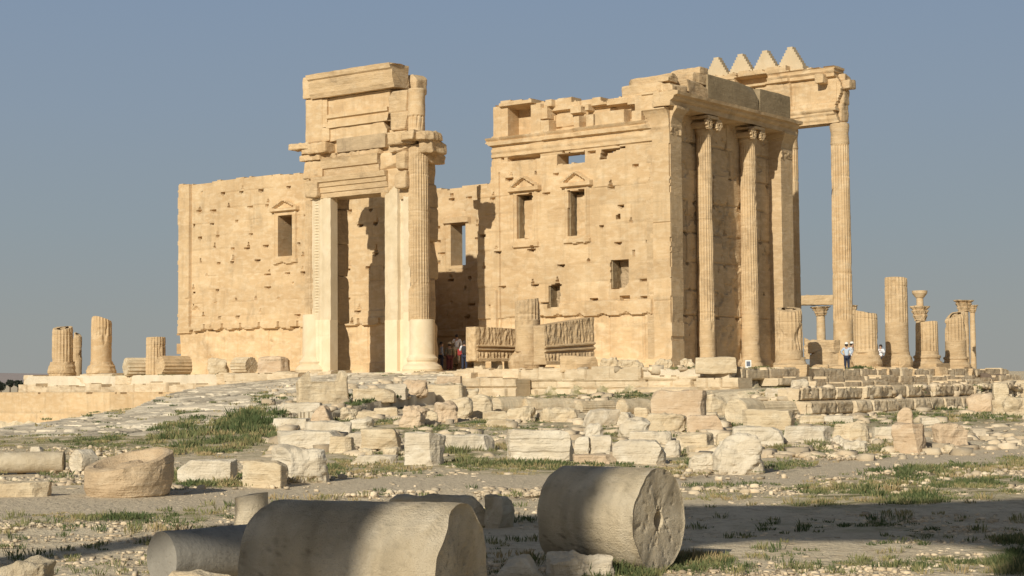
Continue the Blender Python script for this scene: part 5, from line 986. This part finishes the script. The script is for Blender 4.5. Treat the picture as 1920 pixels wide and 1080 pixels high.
# ================================================================ PEOPLE
def skin(name, joints, edges, mat, parent, base, sub=2, keep=None):
    me = bpy.data.meshes.new(name); me.from_pydata([j[:3] for j in joints], edges, []); o = bpy.data.objects.new(name, me); COL.objects.link(o)
    m = o.modifiers.new('s', 'SKIN'); m.use_smooth_shade = True; lay = me.skin_vertices[0].data if me.skin_vertices else None
    if lay is None:
        bm = __import__('bmesh').new(); bm.from_mesh(me); bm.verts.layers.skin.verify(); bm.to_mesh(me); bm.free(); lay = me.skin_vertices[0].data
    for i, j in enumerate(joints): rr = j[3] if isinstance(j[3], tuple) else (j[3], j[3]); lay[i].radius = rr
    lay[0].use_root = True; s = o.modifiers.new('b', 'SUBSURF'); s.levels = s.render_levels = sub
    bpy.context.view_layer.update(); ev = o.evaluated_get(bpy.context.evaluated_depsgraph_get()); m2 = bpy.data.meshes.new_from_object(ev); bpy.data.objects.remove(o); m2.name = name; m2.materials.clear(); m2.materials.append(mat)
    for p in m2.polygons: p.use_smooth = True
    o = bpy.data.objects.new(name, m2); COL.objects.link(o); o.parent = parent; return o
SKINM = plain('skin', (.42, .26, .18)); HAIR = plain('dark_hair', (.03, .02, .015)); SHOE = plain('dark_shoes', (.04, .035, .03))
def person(P, yaw, label, shirt, trousers, h=1.72, pose='stand', hat=None, pack=None, skirt=False):
    t = thing('person', label, 'person', P); t.rotation_euler = (0, 0, math.radians(yaw)); s = h/1.72
    # front is -y
    st = {'stand': 0, 'climb': 1, 'phone': 2, 'hips': 3}[pose]
    hipL, hipR = (.09, 0, .9), (-.09, 0, .9); kL, kR = (.10, -.02, .48), (-.10, -.03, .48); aL, aR = (.11, .02, .09), (-.11, .01, .09)
    if st == 1: kL, aL = (.12, -.32, .82), (.12, -.28, .42); hipL = (.09, -.02, .92)
    sl, sr = (.19, 0, 1.42), (-.19, 0, 1.42); el, er = (.27, .03, 1.15), (-.27, .03, 1.15); wl_, wr = (.27, -.08, .93), (-.27, -.08, .93)
    if st == 2: el, wl_ = (.28, -.10, 1.2), (.12, -.30, 1.32); er, wr = (-.28, -.10, 1.2), (-.10, -.30, 1.30)
    if st == 1: el, wl_ = (.24, -.2, 1.25), (.2, -.42, 1.35)
    if st == 3: el, wl_ = (.36, .05, 1.2), (.2, -.04, 1.02); er, wr = (-.36, .05, 1.2), (-.2, -.04, 1.02)
    J = [(0, 0, .95, (.15, .11)), (0, .0, 1.15, (.13, .10)), (0, .01, 1.36, (.16, .10)), (0, 0, 1.48, .06), (0, -.02, 1.57, (.075, .085)), (0, -.02, 1.68, (.07, .085)),
         (*hipL, .09), (*kL, .06), (*aL, .04), (aL[0]+.01, aL[1]-.15, max(.035, aL[2]-.06), .035), (*hipR, .09), (*kR, .06), (*aR, .04), (aR[0]-.01, aR[1]-.15, .035, .035), (*sl, .055), (*el, .042), (*wl_, .028), (*sr, .055), (*er, .042), (*wr, .028)]
    E_ = [(0, 1), (1, 2), (2, 3), (3, 4), (4, 5), (0, 6), (6, 7), (7, 8), (8, 9), (0, 10), (10, 11), (11, 12), (12, 13), (2, 14), (14, 15), (15, 16), (2, 17), (17, 18), (18, 19)]
    for wi, e_, w_, sg in ((16, el, wl_, 1), (19, er, wr, -1)):
        dv = np.array(w_)-np.array(e_); dv /= np.linalg.norm(dv); sd = np.cross(dv, [0, 1, 0]); sd /= max(1e-6, np.linalg.norm(sd)); pm = np.array(w_)+dv*.07; J.append((*pm, .022)); pi_ = len(J)-1; E_.append((wi, pi_))
        for q, ln in ((-.03, .075), (-.01, .085), (.012, .08), (.032, .065)): J.append((*(pm+dv*ln+sd*q), .008)); E_.append((pi_, len(J)-1))
        J.append((*(np.array(w_)+dv*.05-sd*.05*sg), .009)); E_.append((wi, len(J)-1))
    J = [(a*s, b*s, c*s, (tuple(q*s for q in r) if isinstance(r, tuple) else r*s)) for a, b, c, r in J]
    body = skin('body', J, E_, SKINM, t, P); g = .018
    def grow(idx, e, nm, mat, k=g):
        mp = {j: i for i, j in enumerate(idx)}; jj = [(*J[i][:3], tuple(q+k for q in J[i][3]) if isinstance(J[i][3], tuple) else J[i][3]+k) for i in idx]; return skin(nm, jj, [(mp[a], mp[b]) for a, b in e], mat, t, P)
    sh = grow([1, 2, 0, 14, 15, 16, 17, 18, 19], [(1, 2), (1, 0), (2, 14), (14, 15), (15, 16), (2, 17), (17, 18), (18, 19)], 'shirt', shirt)
    tr = grow([0, 6, 7, 8, 10, 11, 12], [(0, 6), (6, 7), (7, 8), (0, 10), (10, 11), (11, 12)], 'skirt' if skirt else 'trousers', trousers, .025 if not skirt else .06)
    v, f = lathe([(.02*s, 1.78*s), (.07*s, 1.77*s), (.105*s, 1.70*s), (.108*s, 1.64*s), (.095*s, 1.58*s)][::-1], 20, 0, .0); v[:, 1] += .01+np.where(v[:, 2] < 1.68*s, .03, 0)
    def loc(nm, v, f, m):
        o = mesh(nm, v, f, m, None, (0, 0, 0), True); o.parent = t; o.location = (0, 0, 0); return o
    loc('hair', v, f, HAIR)
    v, f = rockv(.03, .04, .05, 1, 0, .5, 0); loc('nose', v*s+np.array([0, -.105*s, 1.60*s]), f, SKINM)
    if hat:
        v, f = lathe([(.17*s, 1.70*s), (.18*s, 1.705*s), (.11*s, 1.72*s), (.105*s, 1.80*s), (.06*s, 1.83*s), (.01, 1.835*s)], 24, 0, 0); loc('hat', v, f, hat)
    if pack:
        v, f = rockv(.30*s, .2*s, .46*s, 2, .01, .35, 0); loc('backpack', v+np.array([0, .20*s, 1.0*s]), f, pack)
    return t
BL = plain('pale_blue_shirt', (.42, .50, .60)); WH = plain('white_shirt', (.72, .72, .74)); NAVY = plain('navy_trousers', (.02, .025, .05)); KH = plain('khaki_trousers', (.5, .42, .3)); BLK = plain('black_cloth', (.02, .02, .025)); RED = plain('red_bag', (.3, .03, .03)); HATW = plain('white_hat', (.75, .74, .7)); GREYC = plain('grey_blue_shirt', (.22, .25, .32)); OLV = plain('olive_top', (.16, .14, .09)); STRAW = plain('straw_hat', (.55, .45, .3)); DRED = plain('dark_red_skirt', (.12, .03, .03))
def pat(x, v, z=2.5): a, _ = hv(x, 690, v); return W(a, v, z)
person(pat(1587, -2.2) if False else W(-7.6, hu(1588, 690, -7.6)[0], 2.32), 160, 'man in pale blue shirt and white cap standing with hands at his hips', BL, NAVY, 1.45, 'hips', hat=HATW)
person(W(-4.5, hu(1598, 690, -4.5)[0], 2.35), 60, 'person in white half hidden just behind the man in the pale blue shirt', WH, NAVY, 1.6, 'stand', hat=HATW)
person(W(-4.0, hu(1652, 690, -4.0)[0], 2.35), -30, 'dark-haired person in pale shirt holding a camera up between two stumps', WH, NAVY, 1.55, 'phone')
person(pat(871, -4.6), 175, 'person in white shirt with black backpack, seen from behind at the doorway', WH, NAVY, 1.62, 'phone', pack=BLK)
person(pat(857, -3.0, 2.95), 185, 'man in white shirt and khaki trousers stepping up into the dark doorway', WH, KH, 1.6, 'climb')
person(pat(828, -4.2), 100, 'person in grey-blue shirt and dark trousers in shade beside the portal column base', GREYC, NAVY, 1.6, 'stand')
person(pat(843, -3.6), 200, 'person in straw hat and dark red skirt in the shade, middle of the doorway group', OLV, DRED, 1.55, 'stand', hat=STRAW, skirt=True)
v, f = rockv(.3, .25, .4, 3, .02, .4, 0); q = pat(863, -3.9, 3.35); tag(mesh('red_bag', v+q, f, RED, loc=q), 'red bag carried up between the white-shirted visitors', 'bag')
# ================================================================ FAR TREES
LEAFD = plain('dark_olive_leaves', (.035, .045, .03), .9); BARK = plain('bark', (.12, .09, .06))
def tree(x, ytop, w_, D, label, seed):
    P = C+ray(x, 722)*D; zt_ = (C+ray(x, ytop)*D)[2]; z0 = -4.8; r = random.Random(seed); nr = np.random.RandomState(seed); t = thing('tree', label, 'tree', (P[0], P[1], z0), 'trees beyond the ruins'); R_ = w_*D/F/2
    v, f = lathe([(.5, z0), (.35, z0+3), (.2, zt_-R_*.6), (.03, zt_-.5)], 10, P[0], P[1]); mesh('trunk', v, f, BARK, t)
    n = 2600; cl = nr.normal(0, 1, (26, 3)); cl /= np.linalg.norm(cl, axis=1, keepdims=True); cl *= nr.uniform(.35, .85, (26, 1)); cc = cl[nr.randint(0, 26, n)]+nr.normal(0, .17, (n, 3)); ctr = np.array([P[0], P[1], zt_-R_*.95]); cc = ctr+cc*np.array([R_, R_, R_*.95])
    a = nr.normal(0, 1, (n, 3)); b_ = nr.normal(0, 1, (n, 3)); sz = .42; v = np.stack([cc-a*sz/2, cc+b_*sz/2, cc+a*sz/2, cc-b_*sz/2], 1).reshape(-1, 3); mesh('crown', v, np.arange(len(v)).reshape(-1, 4), LEAFD, t)
for i, (x, yt, w_) in enumerate(((2, 717, 15), (19, 713, 12), (34, 713, 13), (43, 718, 10), (53, 717, 13), (61, 713, 10))):
    tree(x, yt, w_, 620, ['broad dark tree cut by the left frame edge on the horizon', 'dark tree on the horizon, left of the gap at far left', 'rounded dark tree in the middle of the horizon tree line', 'small low tree in the dip of the tree line', 'wide dark tree before the left platform wall', 'pointed dark tree touching the platform wall corner'][i], 70+i)
# far hills at left
xs = np.linspace(-2600, 2600, 160); hz_ = []
v = []; f = []
for k, (yy, h) in enumerate(((5200, 0), (5600, .5), (6200, 1), (6800, .6))):
    for x in xs: v.append((x, yy, -30+h*(30+math.fabs(70*vn(np.array([x*.0009, k*.3, 3.]), 5))*sst(600, -900, x)*1.3)))
n = len(xs)
for k in range(3):
    for i in range(n-1): f.append((k*n+i, k*n+i+1, (k+1)*n+i+1, (k+1)*n+i))
tag(mesh('distant_hills', np.array(v, float), f, plain('hazy_hill_earth', (.36, .30, .27)), loc=(0, 5200, -30), smooth=True), kind='structure')
# ================================================================ PORTICO RUIN BEHIND THE VIEWPOINT (casts the foreground shade)
pr_ = thing('portico_ruin', 'tall broken portico of the precinct, standing outside the view behind the foreground drums', 'portico', (-12, -10, 0))
POLYS = [[(-20.0, 17.9), (-20.0, 19.4), (-17, 19.2), (-16.8, 18.7), (-14.6, 19.5), (-12.6, 19.45), (-11, 19.65), (-9.4, 20.1), (-6.2, 20.2), (-6.2, 15.2), (-7.9, 15.2), (-8.5, 16.0), (-9.7, 16.5), (-11, 16.57), (-11.5, 16.48), (-12.15, 16.4), (-12.2, 15), (-11.95, 14.1), (-11.85, 12), (-14.1, 12), (-14.3, 14), (-14.4, 14.8), (-16.75, 14.8), (-16.9, 17.9)]]
relief('entablature', np.array([0, -10, 0.]), np.array([1., 0, 0]), np.array([0, 1., 0]), -20.5, -6, 11.5, 20.5, .12, lambda s, z: inpoly(s+f2(s, z, 1.2, 3, 2)*.1, z+f2(s, z, 1.3, 3, 4)*.1, POLYS[0]), lambda s, z: (f2(s, z, 1, 3, 5)*.05, s*0), .25, GOLD, pr_)
for cx, r_, zt_ in ((-19.5, .44, 18), (-13.05, .92, 13), (-7.1, .82, 16), (-15.6, .5, 15.2)):
    if cx == -15.6: continue
    v, f = shaft(cx, -10.1, r_, r_, -.1, zt_, 20, int(-cx), (99, None), broken=0, dmg=.03, dz=.4, per=3); mesh('column', v, f, GOLD, pr_)
# ================================================================ VEGETATION AND GRAVEL
nr = np.random.RandomState(5)
def rays_px(x, y): return fw+R*((x-960)/F)[:, None]-UP*((y-540)/F)[:, None]
def hits(px, py, lo=10., hi=120.):
    D_ = rays_px(px, py); ts = [lo]
    while ts[-1] < hi: ts.append(ts[-1]*1.004)
    out = np.full((len(px), 3), np.nan); live = np.ones(len(px), bool)
    for t in ts:
        i = np.nonzero(live)[0]
        if not len(i): break
        P = C+D_[i]*t; g = gz(P[:, 0], P[:, 1]); u, v = uv(P[:, 0], P[:, 1]); m = inpoly(u, v, RPOLY); g = np.where(m, np.maximum(g, rampz(u, v)), g); pod = (u > -8.1) & (u < 45.1) & (v > -8.2) & (v < 23); g = np.where(pod, 2.44, g)
        h = P[:, 2] <= g; k = i[h]; out[k] = P[h]; out[k, 2] = g[h]; live[k] = False
    return out
def grass_mat():
    m = bpy.data.materials.new('weeds'); m.use_nodes = True; nt = m.node_tree; b = nt.nodes['Principled BSDF']; b.inputs['Roughness'].default_value = .8; b.inputs['Specular IOR Level'].default_value = .2
    a = N(nt, 'ShaderNodeAttribute', attribute_name='tint'); r = N(nt, 'ShaderNodeValToRGB'); e = r.color_ramp.elements; e[0].position = 0; e[0].color = (.06, .085, .03, 1); e[1].position = 1; e[1].color = (.36, .27, .14, 1)
    q = e.new(.35); q.color = (.13, .145, .06, 1); q = e.new(.6); q.color = (.21, .20, .085, 1); nt.links.new(a.outputs['Fac'], r.inputs[0]); nt.links.new(r.outputs[0], b.inputs['Base Color'])
    b.inputs['Subsurface Weight'].default_value = 0; return m
GRM = grass_mat()
def grass():
    px, py, hh, hu_ = [], [], [], []
    for (cx, cy, rx, ry, dn, h, hue) in GR:
        n = int(math.pi*rx*ry*dn*.040)+4; a = nr.uniform(0, 2*math.pi, n); q = nr.uniform(0, 1, n)**.62; px.append(cx+np.cos(a)*rx*q*1.1); py.append(cy+np.sin(a)*ry*q*1.1); hh.append(h*.62*(1.15-.6*q)*nr.uniform(.45, 1.2, n)); hu_.append(np.clip(hue+.14+nr.normal(0, .22, n), 0, 1))
    n = 2600; px.append(nr.uniform(-20, 1940, n)); py.append(nr.uniform(745, 1080, n)); hh.append(nr.uniform(.04, .12, n)); hu_.append(nr.uniform(.2, .7, n))
    px, py, hh, hu_ = map(np.concatenate, (px, py, hh, hu_))
    pts = np.array(PATH); on = np.abs(py-np.interp(px, pts[:, 0], pts[:, 1])) < np.interp(px, pts[:, 0], pts[:, 2])*.85; k = ~on; px, py, hh, hu_ = px[k], py[k], hh[k], hu_[k]
    P = hits(px, py); ok = ~np.isnan(P[:, 0]); P, hh, hu_ = P[ok], hh[ok], hu_[ok]; d = P[:, 1]; clump = f2(P[:, 0], P[:, 1], 1.3, 3, 77); keep = clump > -.06+.3*(nr.rand(len(clump))-.5); P, hh, hu_, d, clump = P[keep], hh[keep], hu_[keep], d[keep], clump[keep]; hh = hh*(.75+clump*1.6); hu_ = np.clip(hu_+.9*f2(P[:, 0], P[:, 1], .9, 3, 88), 0, 1)
    nb = 22; n = len(P); rep = np.repeat(np.arange(n), nb); m = len(rep); a = nr.uniform(0, 2*math.pi, m); rr = nr.uniform(0, 1, m)**.5*(.10+.35*hh[rep])*np.clip(d[rep]/35, .6, 1.4); root = P[rep]+np.stack([np.cos(a)*rr, np.sin(a)*rr, -.01*np.ones(m)], 1)
    L_ = hh[rep]*nr.uniform(.5, 1.15, m); ln = nr.uniform(.1, .75, m); b2 = a+nr.normal(0, .9, m); tip = root+np.stack([np.cos(b2)*ln*L_, np.sin(b2)*ln*L_, L_], 1); wd = np.clip(d[rep]*.00016, .0022, .016)*nr.uniform(.6, 1.7, m); sd = np.stack([-np.sin(b2), np.cos(b2), 0*b2], 1); sd = np.where(nr.rand(m, 1) < .5, sd, np.array([1., 0, 0]))
    mid = root*.45+tip*.55; mid[:, 2] += L_*.06; leafy = nr.rand(m) < .35; wd = np.where(leafy, wd*2.0, wd)
    v = np.stack([root, mid+sd*wd[:, None], tip, mid-sd*wd[:, None]], 1).reshape(-1, 3); f = np.arange(len(v)).reshape(-1, 4); tt = np.clip(hu_[rep]+nr.normal(0, .1, m), 0, 1); tt = np.repeat(tt, 4)
    o = mesh('grass', v, f, GRM, loc=(0, 0, 0), tint=tt); o['kind'] = 'stuff'; o['label'] = 'sparse green and drying weeds scattered over the stony ground'; print('grass', n, m)
grass()
def pebbles(name, n, reg, smin, smax, mat, seed, label):
    r = np.random.RandomState(seed); px = r.uniform(reg[0], reg[1], n*3); py = reg[2]+(reg[3]-reg[2])*r.uniform(0, 1, n*3)**reg[4]; P = hits(px, py); ok = ~np.isnan(P[:, 0]); P, px, py = P[ok], px[ok], py[ok]; c = f2(P[:, 0], P[:, 1], .8, 3, seed); pts = np.array(PATH); on = np.abs(py-np.interp(px, pts[:, 0], pts[:, 1])) < np.interp(px, pts[:, 0], pts[:, 2]); pr = np.clip(.35+c*1.6, .03, 1)*np.where(on, .12, 1); P = P[r.rand(len(P)) < pr][:n]
    n = len(P); bv, bf = cubegrid(2, 2, 2); bv = bv/np.linalg.norm(bv, axis=1, keepdims=True)**.6; s = smin+(smax-smin)*r.uniform(0, 1, n)**4; sc3 = s[:, None]*r.uniform(.5, 1.3, (n, 3))*np.array([1, 1, .6]); a = r.uniform(0, 6.3, n); v = bv[None]*sc3[:, None]*(1+r.uniform(-.28, .28, (n, len(bv), 1)))
    x = v[..., 0]*np.cos(a)[:, None]-v[..., 1]*np.sin(a)[:, None]; y = v[..., 0]*np.sin(a)[:, None]+v[..., 1]*np.cos(a)[:, None]; v = np.stack([x, y, v[..., 2]], -1)+P[:, None]; f = (np.array(bf)[None]+np.arange(n)[:, None, None]*len(bv)).reshape(-1, 4)
    o = mesh(name, v.reshape(-1, 3), f, mat, loc=(0, 0, 0), tint=np.repeat(r.uniform(-.5, .6, n), len(bv))); o['kind'] = 'stuff'; o['label'] = label
PEB = stone('pebble_stone', (.54, .44, .30), (.46, .36, .24), (.64, .55, .41), stain=0, bump=.2, bed=0, tintamt=.5)
pebbles('gravel', 15000, (-30, 1950, 905, 1085, .9), .006, .045, PEB, 3, 'loose gravel and pebbles on the near ground')
pebbles('stone_chips', 7000, (-30, 1950, 838, 930, 1.0), .015, .10, PEB, 4, 'broken stone chips strewn across the middle ground')
pebbles('rubble_scatter', 3200, (500, 1950, 715, 862, 1.0), .04, .34, PEB, 6, 'small rubble lying between the fallen blocks')
